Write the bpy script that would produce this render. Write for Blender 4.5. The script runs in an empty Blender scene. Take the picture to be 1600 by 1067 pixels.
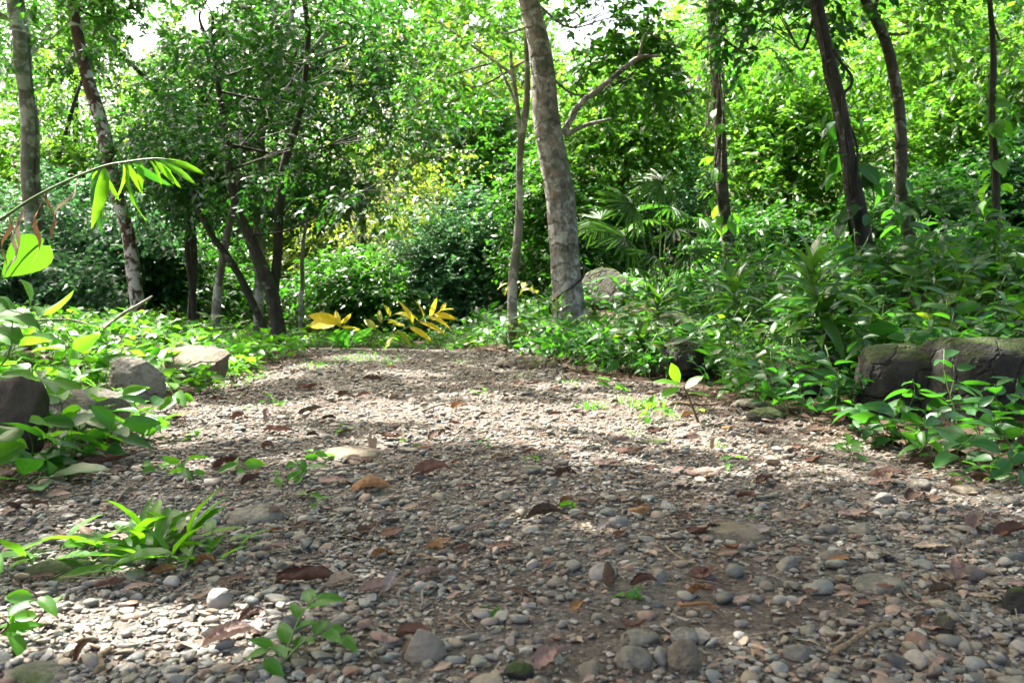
import bpy, bmesh, math
import numpy as np
from mathutils import Vector, Matrix, Euler

# ------------------------------------------------------------------ camera, sky, sun, exposure
scene = bpy.context.scene
COL = scene.collection
W0, H0, FPX, HOR, CAMZ = 1600.0, 1067.0, 1386.0, 450.0, 0.58
PITCH = math.atan((H0 / 2 - HOR) / FPX)
cam_d = bpy.data.cameras.new('camera')
cam = bpy.data.objects.new('camera', cam_d)
COL.objects.link(cam)
cam.location = (0, 0, CAMZ)
cam.rotation_euler = (math.pi / 2 - PITCH, 0, 0)
cam_d.sensor_width = 36.0
cam_d.lens = 36.0 * FPX / W0
cam_d.clip_start = 0.05
cam_d.clip_end = 600
cam_d.dof.use_dof = True
cam_d.dof.focus_distance = 2.7
cam_d.dof.aperture_fstop = 8.0
scene.camera = cam

SUN_EL, SUN_AZ = math.radians(57), math.radians(-52)      # azimuth from +Y towards +X
SUN = np.array([math.sin(SUN_AZ) * math.cos(SUN_EL), math.cos(SUN_AZ) * math.cos(SUN_EL), math.sin(SUN_EL)])
world = bpy.data.worlds.new('World')
scene.world = world
world.use_nodes = True
wn = world.node_tree
wn.nodes.clear()
sky = wn.nodes.new('ShaderNodeTexSky')
sky.sky_type = 'NISHITA'
sky.sun_disc = False
sky.sun_elevation = SUN_EL
sky.sun_rotation = SUN_AZ
sky.air_density = 1.0
sky.dust_density = 10.0
sky.ozone_density = 0.2
bg = wn.nodes.new('ShaderNodeBackground')
bg.inputs['Strength'].default_value = 0.15
wo = wn.nodes.new('ShaderNodeOutputWorld')
wn.links.new(sky.outputs[0], bg.inputs[0])
wn.links.new(bg.outputs[0], wo.inputs[0])
sun_d = bpy.data.lights.new('sun', 'SUN')
sun_d.energy = 5.0
sun_d.angle = math.radians(0.53)
sun_d.color = (1.0, 0.97, 0.91)
sun = bpy.data.objects.new('sun', sun_d)
COL.objects.link(sun)
sun.location = (-20, 15, 40)
sun.rotation_euler = Vector(SUN).to_track_quat('Z', 'Y').to_euler()
scene.view_settings.view_transform = 'Standard'
scene.view_settings.look = 'None'
scene.view_settings.exposure = 2.5
scene.view_settings.gamma = 1.0
scene.render.engine = 'CYCLES'
cy = scene.cycles
cy.max_bounces = 12
cy.diffuse_bounces = 8
cy.glossy_bounces = 2
cy.transmission_bounces = 8
cy.transparent_max_bounces = 4
cy.use_denoising = True
cy.sample_clamp_indirect = 6.0
cy.caustics_reflective = False
cy.caustics_refractive = False

rng = np.random.default_rng(7)


# ------------------------------------------------------------------ small maths
def nrm(v):
    v = np.asarray(v, float)
    return v / np.maximum(np.linalg.norm(v, axis=-1, keepdims=True), 1e-9)


def sstep(a, b, x):
    t = np.clip((np.asarray(x, float) - a) / (b - a), 0, 1)
    return t * t * (3 - 2 * t)


class Noise:
    def __init__(self, seed, n=7, f=1.0, gain=0.6, lac=1.7):
        r = np.random.default_rng(seed)
        self.k = nrm(r.normal(size=(n, 3))) * (f * lac ** np.arange(n))[:, None]
        self.p = r.uniform(0, 6.28, n)
        self.a = gain ** np.arange(n)
        self.a /= self.a.sum()

    def __call__(self, P):
        return (np.sin(P @ self.k.T + self.p) * self.a).sum(-1)


TN = Noise(3, 6, 1.3)
PN = Noise(5, 7, 3.0)
_YL = [0.0, 1.2, 1.8, 2.44, 2.98, 3.83, 4.73, 5.74, 7.3, 8.4, 10.0]
_XL = [-1.9, -1.7, -1.55, -1.32, -1.33, -1.57, -1.67, -1.74, -1.72, -2.0, -2.9]
_YR = [0.0, 1.5, 2.51, 2.98, 3.5, 3.83, 4.23, 5.36, 5.74, 7.3, 8.4, 10.0]
_XR = [1.9, 1.6, 1.47, 1.46, 1.34, 1.15, 1.02, 0.85, 0.45, 0.02, -0.3, -1.2]


def xl(y): return np.interp(y, _YL, _XL)
def xr(y): return np.interp(y, _YR, _XR)


def hgt(x, y):
    x = np.asarray(x, float)
    y = np.asarray(y, float)
    dr = x - xr(y)
    dl = xl(y) - x
    P = np.stack([x, y, np.zeros_like(x)], -1)
    z = 0.54 * sstep(0.25, 3.0, dr) + 0.08 * np.maximum(dr - 3.0, 0) * sstep(60, 20, dr)
    z = z + 0.22 * sstep(0.0, 2.2, dl) + 0.03 * np.maximum(dl - 2.2, 0) * sstep(60, 20, dl)
    z = z + TN(P) * 0.10 * sstep(0.1, 1.5, np.maximum(dr, dl))
    z = z + PN(P) * 0.018
    z = z - 0.12 * sstep(7.6, 11.0, y)
    z = z + 0.26 * np.maximum(y - 20, 0) * sstep(120, 45, y)
    return z


CP, SP = math.cos(PITCH), math.sin(PITCH)


def ray(px, py):
    xc, yc = (px - W0 / 2) / FPX, -(py - H0 / 2) / FPX
    return np.array([xc, CP + yc * SP, -SP + yc * CP])


def at(px, py, Y):
    d = ray(px, py)
    return np.array([0, 0, CAMZ]) + d * (Y / d[1])


def gp(px, py):
    d = ray(px, py)
    for t in np.arange(0.9, 40, 0.01):
        p = np.array([0, 0, CAMZ]) + d * t
        if p[2] <= float(hgt(p[0], p[1])):
            return p
    return p


def onground(x, y, dz=0.0):
    return np.array([x, y, float(hgt(x, y)) + dz])


def pxm(w, Y):            # a width in photo pixels at depth Y, in metres
    return w * Y / FPX


# ------------------------------------------------------------------ mesh helpers
def mesh_np(name, V, faces, smooth=True, face_attr=None, point_attr=None, mat=None):
    """faces: list of int arrays (n,3)/(n,4)"""
    faces = [np.asarray(f, np.int32) for f in faces if len(f)]
    me = bpy.data.meshes.new(name)
    V = np.asarray(V, np.float32)
    me.vertices.add(len(V))
    me.vertices.foreach_set('co', V.ravel())
    li = np.concatenate([f.ravel() for f in faces])
    cnt = np.concatenate([np.full(len(f), f.shape[1], np.int32) for f in faces])
    st = np.concatenate([[0], np.cumsum(cnt)[:-1]]).astype(np.int32)
    me.loops.add(len(li))
    me.loops.foreach_set('vertex_index', li)
    me.polygons.add(len(cnt))
    me.polygons.foreach_set('loop_start', st)
    me.polygons.foreach_set('loop_total', cnt)
    me.polygons.foreach_set('use_smooth', np.full(len(cnt), smooth) if np.ndim(smooth) == 0 else smooth)
    for k, a in (face_attr or {}).items():
        me.attributes.new(k, 'FLOAT', 'FACE').data.foreach_set('value', np.asarray(a, np.float32))
    for k, a in (point_attr or {}).items():
        me.attributes.new(k, 'FLOAT', 'POINT').data.foreach_set('value', np.asarray(a, np.float32))
    me.update(calc_edges=True)
    if mat is not None:
        me.materials.append(mat)
    return me


def link(name, me, parent=None, mat=None, loc=None):
    o = bpy.data.objects.new(name, me)
    COL.objects.link(o)
    if parent is not None:
        o.parent = parent
    if mat is not None and me is not None:
        if len(me.materials) == 0:
            me.materials.append(mat)
        elif me.materials[0] is not mat:
            o.material_slots[0].link = 'OBJECT'
            o.material_slots[0].material = mat
    if loc is not None:
        o.location = [float(c) for c in loc]
    return o


def tag(o, label=None, cat=None, group=None, kind=None):
    if label: o['label'] = label
    if cat: o['category'] = cat
    if group: o['group'] = group
    if kind: o['kind'] = kind
    return o


def empty(name, loc, label, cat, group=None):
    o = bpy.data.objects.new(name, None)
    o.empty_display_size = 0.1
    COL.objects.link(o)
    o.location = [float(c) for c in loc]
    return tag(o, label, cat, group)


def spline(P, n):
    """Catmull-Rom through rows of P (any number of columns)"""
    P = np.asarray(P, float)
    if len(P) < 3:
        t = np.linspace(0, 1, n)[:, None]
        return P[0] * (1 - t) + P[-1] * t
    Q = np.vstack([2 * P[0] - P[1], P, 2 * P[-1] - P[-2]])
    m = len(P) - 1
    s = np.linspace(0, m - 1e-6, n)
    i = s.astype(int)
    t = (s - i)[:, None]
    p0, p1, p2, p3 = Q[i], Q[i + 1], Q[i + 2], Q[i + 3]
    return 0.5 * (2 * p1 + (p2 - p0) * t + (2 * p0 - 5 * p1 + 4 * p2 - p3) * t * t + (3 * p1 - p0 - 3 * p2 + p3) * t ** 3)


def tube(P, R, sides=8, rough=0.0, seed=0, freq=9.0):
    P = np.asarray(P, float)
    R = np.asarray(R, float)
    n = len(P)
    T = nrm(np.gradient(P, axis=0))
    ref = np.array([0, 1.0, 0.05]) if abs(T[0][2]) > 0.6 else np.array([0, 0, 1.0])
    A = np.zeros_like(P)
    a = nrm(np.cross(T[0], ref))
    for i in range(n):
        a = nrm(a - T[i] * a.dot(T[i]))
        A[i] = a
    B = np.cross(T, A)
    th = np.linspace(0, 2 * math.pi, sides, endpoint=False)
    D = A[:, None] * np.cos(th)[None, :, None] + B[:, None] * np.sin(th)[None, :, None]
    rr = R[:, None] * np.ones(sides)
    if rough:
        base = P[:, None] + D * R[:, None, None]
        rr = rr * (1 + rough * Noise(seed, 7, freq)(base))
    V = (P[:, None] + D * rr[..., None]).reshape(-1, 3)
    i = np.arange(n - 1)[:, None] * sides
    j = np.arange(sides)
    jn = (j + 1) % sides
    Q = np.stack([i + j, i + jn, i + sides + jn, i + sides + j], -1).reshape(-1, 4)
    c = len(V)
    V = np.vstack([V, P[-1] + T[-1] * R[-1] * 0.6])
    e = (n - 1) * sides
    Tt = np.stack([e + j, e + jn, np.full(sides, c)], -1)
    return V, Q, Tt


class MB:
    """collects pieces of ONE mesh"""
    def __init__(self):
        self.V, self.F, self.n, self.fa = [], [], 0, []

    def add(self, V, *faces, tint=0.5):
        for f in faces:
            f = np.asarray(f)
            if len(f):
                self.F.append(f + self.n)
                self.fa.append(np.broadcast_to(np.asarray(tint, float), (len(f),)) if np.ndim(tint) == 0 else tint)
        self.V.append(np.asarray(V))
        self.n += len(V)
        return self

    def tube(self, P, R, sides=6, **k):
        self.add(*tube(P, R, sides, **k))
        return self

    def mesh(self, name, mat=None, smooth=True, origin=(0, 0, 0)):
        tri = [(f, a) for f, a in zip(self.F, self.fa)]
        V = np.vstack(self.V) - np.asarray(origin)
        return mesh_np(name, V, [f for f, _ in tri], smooth, {'tint': np.concatenate([a for _, a in tri])}, None, mat)


# leaf outlines: unit length along +Y, normal +Z -------------------------------------------------
def leaf_template(kind):
    if kind == 'kite':
        V = np.array([[0, 0, 0], [-.23, .42, .06], [.23, .42, .06], [0, 1, -.10]])
        F = np.array([[0, 3, 1], [0, 2, 3]])
        return V, F, np.array([1, 0, 0, 1.])
    if kind == 'six':
        V = np.array([[0, 0, 0], [-.24, .40, .05], [0, .45, -.02], [.24, .40, .05], [0, 1, -.16]])
        F = np.array([[0, 2, 1], [0, 3, 2], [1, 2, 4], [2, 3, 4]])
        return V, F, np.array([1, 0, 1, 0, 1.])
    spec = {'ovate': (6, .23, .38, .22, .09), 'lance': (8, .105, .42, .30, .05), 'strap': (8, .075, .45, .45, .03),
            'lanceherb': (4, .15, .42, .35, .06), 'heart': (9, .40, .27, .34, .09), 'broad': (8, .26, .48, .20, .05)}[kind]
    n, w, pk, droop, fold = spec
    t = np.linspace(0, 1, n + 1)
    a = pk / (1 - pk)
    wd = w * (t ** (a * 1.0)) * (1 - t) / ((pk ** a) * (1 - pk))
    if kind == 'heart':
        wd = w * np.array([.22, .74, .95, 1.0, .93, .80, .62, .42, .19, 0.0])
    if kind == 'strap':
        wd = w * np.minimum(1, np.minimum(t * 4 + .35, (1 - t) * 2.2))
    if kind == 'lance':
        wd = w * np.clip(np.sin(np.pi * t ** .85), 0, 1) ** .85
    V, F, rib = [], [], []
    for i in range(n + 1):
        y, z = t[i], -droop * t[i] ** 2
        y = y - .10 * droop * t[i] ** 3
        yy = y - (max(0, .12 - .03 * i) if kind == 'heart' else 0)
        und = .012 * math.sin(i * 2.2)
        V += [[-wd[i], yy, z + fold * wd[i] / max(w, 1e-6) + und], [0, y, z], [wd[i], yy, z + fold * wd[i] / max(w, 1e-6) - und]]
        rib += [0, 1, 0]
    for i in range(n):
        b = 3 * i
        F += [[b, b + 1, b + 4], [b, b + 4, b + 3], [b + 1, b + 2, b + 5], [b + 1, b + 5, b + 4]]
    return np.array(V), np.array(F), np.array(rib, float)


TPL = {k: leaf_template(k) for k in ('kite', 'six', 'lanceherb', 'ovate', 'lance', 'strap', 'heart', 'broad')}


def frames(fwd, up):
    y = nrm(fwd)
    x = nrm(np.cross(y, up))
    z = np.cross(x, y)
    return np.stack([x, y, z], -1)          # columns


def leaf_array(tpl, pos, fwd, up, size, wscale=1.0):
    V, F, rib = TPL[tpl]
    M = frames(fwd, up)
    S = np.asarray(size, float)
    n = len(pos)
    Vs = np.broadcast_to(V, (n,) + V.shape).copy()
    Vs[..., 0] *= np.broadcast_to(wscale, (n,))[:, None]
    Vs *= S[:, None, None]
    out = np.einsum('nij,nvj->nvi', M, Vs) + np.asarray(pos)[:, None]
    Fs = (F[None] + (np.arange(n) * len(V))[:, None, None]).reshape(-1, 3)
    return out.reshape(-1, 3), Fs, np.tile(rib, n), len(F)


def leaf_mesh(name, tpl, pos, fwd, up, size, tint, mat, origin=(0, 0, 0), wscale=1.0):
    V, F, rib, k = leaf_array(tpl, pos, fwd, up, size, wscale)
    return mesh_np(name, V - np.asarray(origin), [F], True, {'tint': np.repeat(tint, k)}, {'rib': rib}, mat)


# ------------------------------------------------------------------ materials
def mat_new(name):
    m = bpy.data.materials.new(name)
    m.use_nodes = True
    nt = m.node_tree
    nt.nodes.clear()
    return m, nt, nt.nodes.new('ShaderNodeOutputMaterial')


def N(nt, t, **k):
    n = nt.nodes.new('ShaderNode' + t)
    for a, v in k.items():
        if a.startswith('i_'):
            n.inputs[a[2:].replace('_', ' ')].default_value = v
        else:
            setattr(n, a, v)
    return n


def ramp(nt, stops, src=None, interp='LINEAR'):
    r = nt.nodes.new('ShaderNodeValToRGB')
    r.color_ramp.interpolation = interp
    el = r.color_ramp.elements
    while len(el) < len(stops):
        el.new(0.5)
    for e, (p, c) in zip(el, stops):
        e.position = p
        e.color = (c[0], c[1], c[2], 1) if not np.isscalar(c) else (c, c, c, 1)
    if src is not None:
        nt.links.new(src, r.inputs[0])
    return r


def mth(nt, op, a, b=None, clamp=False):
    n = nt.nodes.new('ShaderNodeMath')
    n.operation = op
    n.use_clamp = clamp
    for i, v in enumerate((a, b)):
        if v is None: continue
        if isinstance(v, (int, float)): n.inputs[i].default_value = v
        else: nt.links.new(v, n.inputs[i])
    return n.outputs[0]


def mixc(nt, fac, a, b, mode='MIX'):
    n = nt.nodes.new('ShaderNodeMix')
    n.data_type = 'RGBA'
    n.blend_type = mode
    for s, v in ((n.inputs[0], fac), (n.inputs[6], a), (n.inputs[7], b)):
        if isinstance(v, (int, float)): s.default_value = v
        elif isinstance(v, tuple): s.default_value = (v[0], v[1], v[2], 1)
        else: nt.links.new(v, s)
    return n.outputs[2]


def leaf_mat(name, c0, c1, t0, t1, tf=0.45, rough=0.38, rib=0.0, spec=0.5, blotch=0.0):
    m, nt, out = mat_new(name)
    a = N(nt, 'Attribute', attribute_name='tint')
    oi = N(nt, 'ObjectInfo')
    f = mth(nt, 'ADD', a.outputs['Fac'], mth(nt, 'MULTIPLY', mth(nt, 'SUBTRACT', oi.outputs['Random'], 0.5), 0.35), True)
    col = ramp(nt, [(0, c0), (1, c1)], f).outputs[0]
    tcol = ramp(nt, [(0, t0), (1, t1)], f).outputs[0]
    if rib:
        ra = N(nt, 'Attribute', attribute_name='rib')
        rf = mth(nt, 'MULTIPLY', mth(nt, 'POWER', ra.outputs['Fac'], 12.0), rib)
        col = mixc(nt, rf, col, tuple(min(1, c * 2.2 + .03) for c in c1))
    if blotch:
        tc = N(nt, 'TexCoord')
        nz = N(nt, 'TexNoise', i_Scale=28.0, i_Detail=4.0)
        nt.links.new(tc.outputs['Object'], nz.inputs['Vector'])
        bf = ramp(nt, [(.52, 0.0), (.70, blotch)], nz.outputs[0]).outputs[0]
        col = mixc(nt, bf, col, (.10, .075, .02))
        tcol = mixc(nt, bf, tcol, (.14, .10, .02))
    p = N(nt, 'BsdfPrincipled')
    p.inputs['Roughness'].default_value = rough
    p.inputs['Specular IOR Level'].default_value = spec
    nt.links.new(col, p.inputs['Base Color'])
    tr = N(nt, 'BsdfTranslucent')
    nt.links.new(tcol, tr.inputs['Color'])
    mx = N(nt, 'MixShader')
    mx.inputs[0].default_value = tf
    nt.links.new(p.outputs[0], mx.inputs[1])
    nt.links.new(tr.outputs[0], mx.inputs[2])
    nt.links.new(mx.outputs[0], out.inputs[0])
    return m


def bump(nt, p, h, strength, dist):
    b = N(nt, 'Bump')
    b.inputs['Strength'].default_value = strength
    b.inputs['Distance'].default_value = dist
    nt.links.new(h, b.inputs['Height'])
    nt.links.new(b.outputs[0], p.inputs['Normal'])


def bark_mat(name, dark, mid, pale, patch=0.55, scale=6.0, moss=None, moss_amt=0.0, rings=0.0, zs=0.35, warm=None):
    m, nt, out = mat_new(name)
    tc = N(nt, 'TexCoord')
    mp = N(nt, 'Mapping')
    mp.inputs['Scale'].default_value = (1, 1, zs)
    nt.links.new(tc.outputs['Object'], mp.inputs['Vector'])
    n1 = N(nt, 'TexNoise', i_Scale=scale * 2.4, i_Detail=8.0, i_Roughness=.65)
    nt.links.new(mp.outputs[0], n1.inputs['Vector'])
    n2 = N(nt, 'TexNoise', i_Scale=scale, i_Detail=5.0, i_Roughness=.6, i_Distortion=.6)
    nt.links.new(tc.outputs['Object'], n2.inputs['Vector'])
    col = ramp(nt, [(.30, dark), (.62, mid)], n1.outputs[0]).outputs[0]
    pf = ramp(nt, [(patch, 0.0), (patch + .06, 1.0)], n2.outputs[0]).outputs[0]
    col = mixc(nt, mth(nt, 'MULTIPLY', pf, .85), col, pale)
    if warm:
        n4 = N(nt, 'TexNoise', i_Scale=scale * .8, i_Detail=4.0)
        mp4 = N(nt, 'Mapping')
        mp4.inputs['Location'].default_value = (5, 3, 1)
        nt.links.new(tc.outputs['Object'], mp4.inputs['Vector'])
        nt.links.new(mp4.outputs[0], n4.inputs['Vector'])
        col = mixc(nt, ramp(nt, [(.55, 0.0), (.66, .75)], n4.outputs[0]).outputs[0], col, warm)
    h = n1.outputs[0]
    if rings:
        wv = N(nt, 'TexWave', wave_type='BANDS', bands_direction='Z')
        wv.inputs['Scale'].default_value = 1.7
        wv.inputs['Distortion'].default_value = 9.0
        wv.inputs['Detail'].default_value = 3.0
        wv.inputs['Detail Scale'].default_value = 2.0
        nt.links.new(tc.outputs['Object'], wv.inputs['Vector'])
        rf = ramp(nt, [(.0, 1.0), (.16, 0.0)], wv.outputs[0]).outputs[0]
        col = mixc(nt, mth(nt, 'MULTIPLY', rf, rings), col, dark)
        h = mth(nt, 'SUBTRACT', h, mth(nt, 'MULTIPLY', rf, .5))
    if rings > .35:
        vc = N(nt, 'TexVoronoi', feature='DISTANCE_TO_EDGE', i_Scale=11.0)
        wv2 = mixc(nt, .3, tc.outputs['Object'], n1.outputs['Color'])
        nt.links.new(wv2, vc.inputs['Vector'])
        cf = mth(nt, 'MULTIPLY', ramp(nt, [(0.0, .8), (.03, 0.0)], vc.outputs['Distance']).outputs[0], ramp(nt, [(.45, 0.0), (.62, 1.0)], n2.outputs[0]).outputs[0])
        col = mixc(nt, cf, col, dark)
        h = mth(nt, 'SUBTRACT', h, mth(nt, 'MULTIPLY', cf, .6))
    if moss:
        n3 = N(nt, 'TexNoise', i_Scale=2.2, i_Detail=6.0, i_Roughness=.7)
        nt.links.new(tc.outputs['Object'], n3.inputs['Vector'])
        mf = ramp(nt, [(.50, 0.0), (.62, moss_amt)], n3.outputs[0]).outputs[0]
        col = mixc(nt, mf, col, moss)
    p = N(nt, 'BsdfPrincipled')
    p.inputs['Roughness'].default_value = .85
    p.inputs['Specular IOR Level'].default_value = .25
    nt.links.new(col, p.inputs['Base Color'])
    bump(nt, p, h, .9, .02)
    nt.links.new(p.outputs[0], out.inputs[0])
    return m


def rock_mat(name, c0, c1, moss=0.0, scale=5.0, mosscol=(.06, .085, .015), stain=(.05, .045, .04), objrand=False):
    m, nt, out = mat_new(name)
    tc = N(nt, 'TexCoord')
    n1 = N(nt, 'TexNoise', i_Scale=scale, i_Detail=9.0, i_Roughness=.65)
    n2 = N(nt, 'TexNoise', i_Scale=scale * 9, i_Detail=6.0, i_Roughness=.7)
    for n in (n1, n2): nt.links.new(tc.outputs['Object'], n.inputs['Vector'])
    col = ramp(nt, [(.32, c0), (.66, c1)], n1.outputs[0]).outputs[0]
    col = mixc(nt, ramp(nt, [(.35, .55), (.55, 0.0)], n2.outputs[0]).outputs[0], col, stain)
    vo = N(nt, 'TexVoronoi', feature='DISTANCE_TO_EDGE', i_Scale=scale * .55)
    nz = N(nt, 'TexNoise', i_Scale=scale * .9, i_Detail=4.0)
    nt.links.new(tc.outputs['Object'], nz.inputs['Vector'])
    wv = mixc(nt, .22, tc.outputs['Object'], nz.outputs['Color'])
    nt.links.new(wv, vo.inputs['Vector'])
    if moss:
        g = N(nt, 'NewGeometry')
        sx = N(nt, 'SeparateXYZ')
        nt.links.new(g.outputs['Normal'], sx.inputs[0])
        mf = mth(nt, 'ADD', mth(nt, 'MULTIPLY', sx.outputs[2], .55), mth(nt, 'MULTIPLY', n1.outputs[0], .9))
        mf = ramp(nt, [(.95 - .45 * moss, 0.0), (1.12 - .45 * moss, .92)], mf).outputs[0]
        mc = ramp(nt, [(.3, tuple(c * .55 for c in mosscol)), (.7, tuple(c * 1.5 for c in mosscol))], n2.outputs[0]).outputs[0]
        col = mixc(nt, mf, col, mc)
    p = N(nt, 'BsdfPrincipled')
    p.inputs['Roughness'].default_value = .82
    p.inputs['Specular IOR Level'].default_value = .3
    nt.links.new(col, p.inputs['Base Color'])
    h = mth(nt, 'ADD', n1.outputs[0], mth(nt, 'MULTIPLY', n2.outputs[0], .35))
    ck = ramp(nt, [(0.0, 1.0), (.035, 0.0)], vo.outputs['Distance']).outputs[0]
    h = mth(nt, 'SUBTRACT', h, mth(nt, 'MULTIPLY', ck, .5))
    bump(nt, p, h, 1.0, .05)
    nt.links.new(p.outputs[0], out.inputs[0])
    return m


PEB = [(0.0, (0.149, 0.137, 0.112)), (.10, (0.234, 0.216, 0.184)), (.20, (0.059, 0.056, 0.052)), (.30, (0.279, 0.211, 0.139)), (.40, (0.145, 0.151, 0.115)),
       (.50, (0.299, 0.276, 0.240)), (.58, (0.199, 0.112, 0.071)), (.67, (0.091, 0.101, 0.092)), (.76, (0.240, 0.196, 0.137)), (.84, (0.170, 0.183, 0.167)), (.92, (0.378, 0.337, 0.280)), (1.0, (0.135, 0.118, 0.094))]


def pebble_mat(name, use_obj):
    m, nt, out = mat_new(name)
    tc = N(nt, 'TexCoord')
    if use_obj:
        f = N(nt, 'ObjectInfo').outputs['Random']
        sc = 2.2
    else:
        f = N(nt, 'Attribute', attribute_name='tint').outputs['Fac']
        sc = 90.0
    col = ramp(nt, PEB, f).outputs[0]
    n1 = N(nt, 'TexNoise', i_Scale=sc, i_Detail=6.0, i_Roughness=.7)
    nt.links.new(tc.outputs['Object'], n1.inputs['Vector'])
    col = mixc(nt, .75, col, ramp(nt, [(.3, .42), (.7, 1.08)], n1.outputs[0]).outputs[0], 'MULTIPLY')
    n2 = N(nt, 'TexNoise', i_Scale=sc * .35, i_Detail=5.0)
    nt.links.new(tc.outputs['Object'], n2.inputs['Vector'])
    col = mixc(nt, ramp(nt, [(.52, 0.0), (.68, .6)], n2.outputs[0]).outputs[0], col, (.24, .19, .12))
    p = N(nt, 'BsdfPrincipled')
    p.inputs['Roughness'].default_value = .62
    p.inputs['Specular IOR Level'].default_value = .4
    nt.links.new(col, p.inputs['Base Color'])
    bump(nt, p, n1.outputs[0], .35, .004 if not use_obj else .15)
    nt.links.new(p.outputs[0], out.inputs[0])
    return m


def ground_mat(name, stops, scale, pscale, bdist):
    m, nt, out = mat_new(name)
    tc = N(nt, 'TexCoord')
    n1 = N(nt, 'TexNoise', i_Scale=scale, i_Detail=8.0, i_Roughness=.65)
    n2 = N(nt, 'TexNoise', i_Scale=pscale * .6, i_Detail=8.0, i_Roughness=.75)
    vo = N(nt, 'TexVoronoi', i_Scale=pscale, i_Randomness=1.0)
    for n in (n1, n2, vo): nt.links.new(tc.outputs['Object'], n.inputs['Vector'])
    f = mth(nt, 'ADD', mth(nt, 'MULTIPLY', n1.outputs[0], .65), mth(nt, 'MULTIPLY', n2.outputs[0], .35))
    col = ramp(nt, stops, f).outputs[0]
    sv = N(nt, 'SeparateXYZ')
    nt.links.new(vo.outputs['Color'], sv.inputs[0])
    col = mixc(nt, .8, col, ramp(nt, [(0, .45), (1, 1.25)], sv.outputs[0]).outputs[0], 'MULTIPLY')
    p = N(nt, 'BsdfPrincipled')
    p.inputs['Roughness'].default_value = .92
    p.inputs['Specular IOR Level'].default_value = .15
    nt.links.new(col, p.inputs['Base Color'])
    h = mth(nt, 'SUBTRACT', n2.outputs[0], mth(nt, 'MULTIPLY', vo.outputs['Distance'], .8))
    bump(nt, p, h, .9, bdist)
    nt.links.new(p.outputs[0], out.inputs[0])
    return m


def litter_mat(name, cols, rough=.7, tf=.12, rib=.35):
    m, nt, out = mat_new(name)
    tc = N(nt, 'TexCoord')
    a = N(nt, 'Attribute', attribute_name='tint')
    oi = N(nt, 'ObjectInfo')
    f = mth(nt, 'FRACT', mth(nt, 'ADD', a.outputs['Fac'], oi.outputs['Random']))
    col = ramp(nt, [(i / (len(cols) - 1), c) for i, c in enumerate(cols)], f).outputs[0]
    n1 = N(nt, 'TexNoise', i_Scale=5.0, i_Detail=7.0, i_Roughness=.7)
    nt.links.new(tc.outputs['Object'], n1.inputs['Vector'])
    col = mixc(nt, .8, col, ramp(nt, [(.3, .5), (.7, 1.15)], n1.outputs[0]).outputs[0], 'MULTIPLY')
    ra = N(nt, 'Attribute', attribute_name='rib')
    col = mixc(nt, mth(nt, 'MULTIPLY', mth(nt, 'POWER', ra.outputs['Fac'], 3.0), rib), col, tuple(min(1, c * 1.7) for c in cols[-1]))
    p = N(nt, 'BsdfPrincipled')
    p.inputs['Roughness'].default_value = rough
    p.inputs['Specular IOR Level'].default_value = .3
    nt.links.new(col, p.inputs['Base Color'])
    tr = N(nt, 'BsdfTranslucent')
    nt.links.new(col, tr.inputs['Color'])
    mx = N(nt, 'MixShader')
    mx.inputs[0].default_value = tf
    nt.links.new(p.outputs[0], mx.inputs[1])
    nt.links.new(tr.outputs[0], mx.inputs[2])
    bump(nt, p, n1.outputs[0], .4, .05)
    nt.links.new(mx.outputs[0], out.inputs[0])
    return m


M = {}
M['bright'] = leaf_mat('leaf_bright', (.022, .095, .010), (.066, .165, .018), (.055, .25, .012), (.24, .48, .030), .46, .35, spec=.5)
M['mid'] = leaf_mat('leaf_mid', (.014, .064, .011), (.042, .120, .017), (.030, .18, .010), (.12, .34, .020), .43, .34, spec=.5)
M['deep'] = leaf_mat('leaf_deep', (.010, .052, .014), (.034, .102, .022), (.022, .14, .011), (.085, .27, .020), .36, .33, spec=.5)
M['blue'] = leaf_mat('leaf_sky_sheen', (.042, .105, .058), (.088, .17, .098), (.05, .18, .05), (.11, .29, .08), .38, .44, spec=.4)  # sky reflection painted into the green as a paler, bluish tone
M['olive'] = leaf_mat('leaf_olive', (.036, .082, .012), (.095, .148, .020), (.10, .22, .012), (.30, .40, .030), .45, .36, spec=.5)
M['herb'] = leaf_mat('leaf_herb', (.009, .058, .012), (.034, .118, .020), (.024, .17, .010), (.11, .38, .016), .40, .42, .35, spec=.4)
M['herb_lit'] = leaf_mat('leaf_herb_lit', (.024, .115, .010), (.075, .21, .018), (.07, .35, .010), (.24, .54, .022), .48, .38, .35, spec=.45)  # brighter copy of herb, with sunlight painted into its green
M['ginger'] = leaf_mat('leaf_ginger', (.030, .135, .008), (.080, .21, .014), (.10, .40, .006), (.28, .58, .014), .53, .38, .4, spec=.4, blotch=.25)
M['heart'] = leaf_mat('leaf_heart', (.020, .10, .008), (.06, .18, .014), (.045, .24, .008), (.14, .38, .012), .45, .55, .5, spec=.18, blotch=.55)
M['yellow'] = leaf_mat('leaf_yellow', (.58, .40, .012), (.70, .58, .035), (.74, .52, .02), (.85, .74, .05), .45, .42, .3, .3, .25)
M['yelgreen'] = leaf_mat('leaf_yellow_green', (.16, .20, .015), (.36, .32, .03), (.30, .36, .02), (.55, .50, .04), .42, .42, .3, .4, .4)
M['yelherb'] = leaf_mat('leaf_herb_yellowing', (.05, .13, .010), (.16, .22, .02), (.14, .34, .01), (.36, .48, .02), .45, .4, .3, spec=.4, blotch=.4)
M['cord'] = leaf_mat('leaf_cordyline', (.018, .070, .014), (.05, .125, .018), (.05, .17, .012), (.14, .34, .02), .35, .28, .35)
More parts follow.
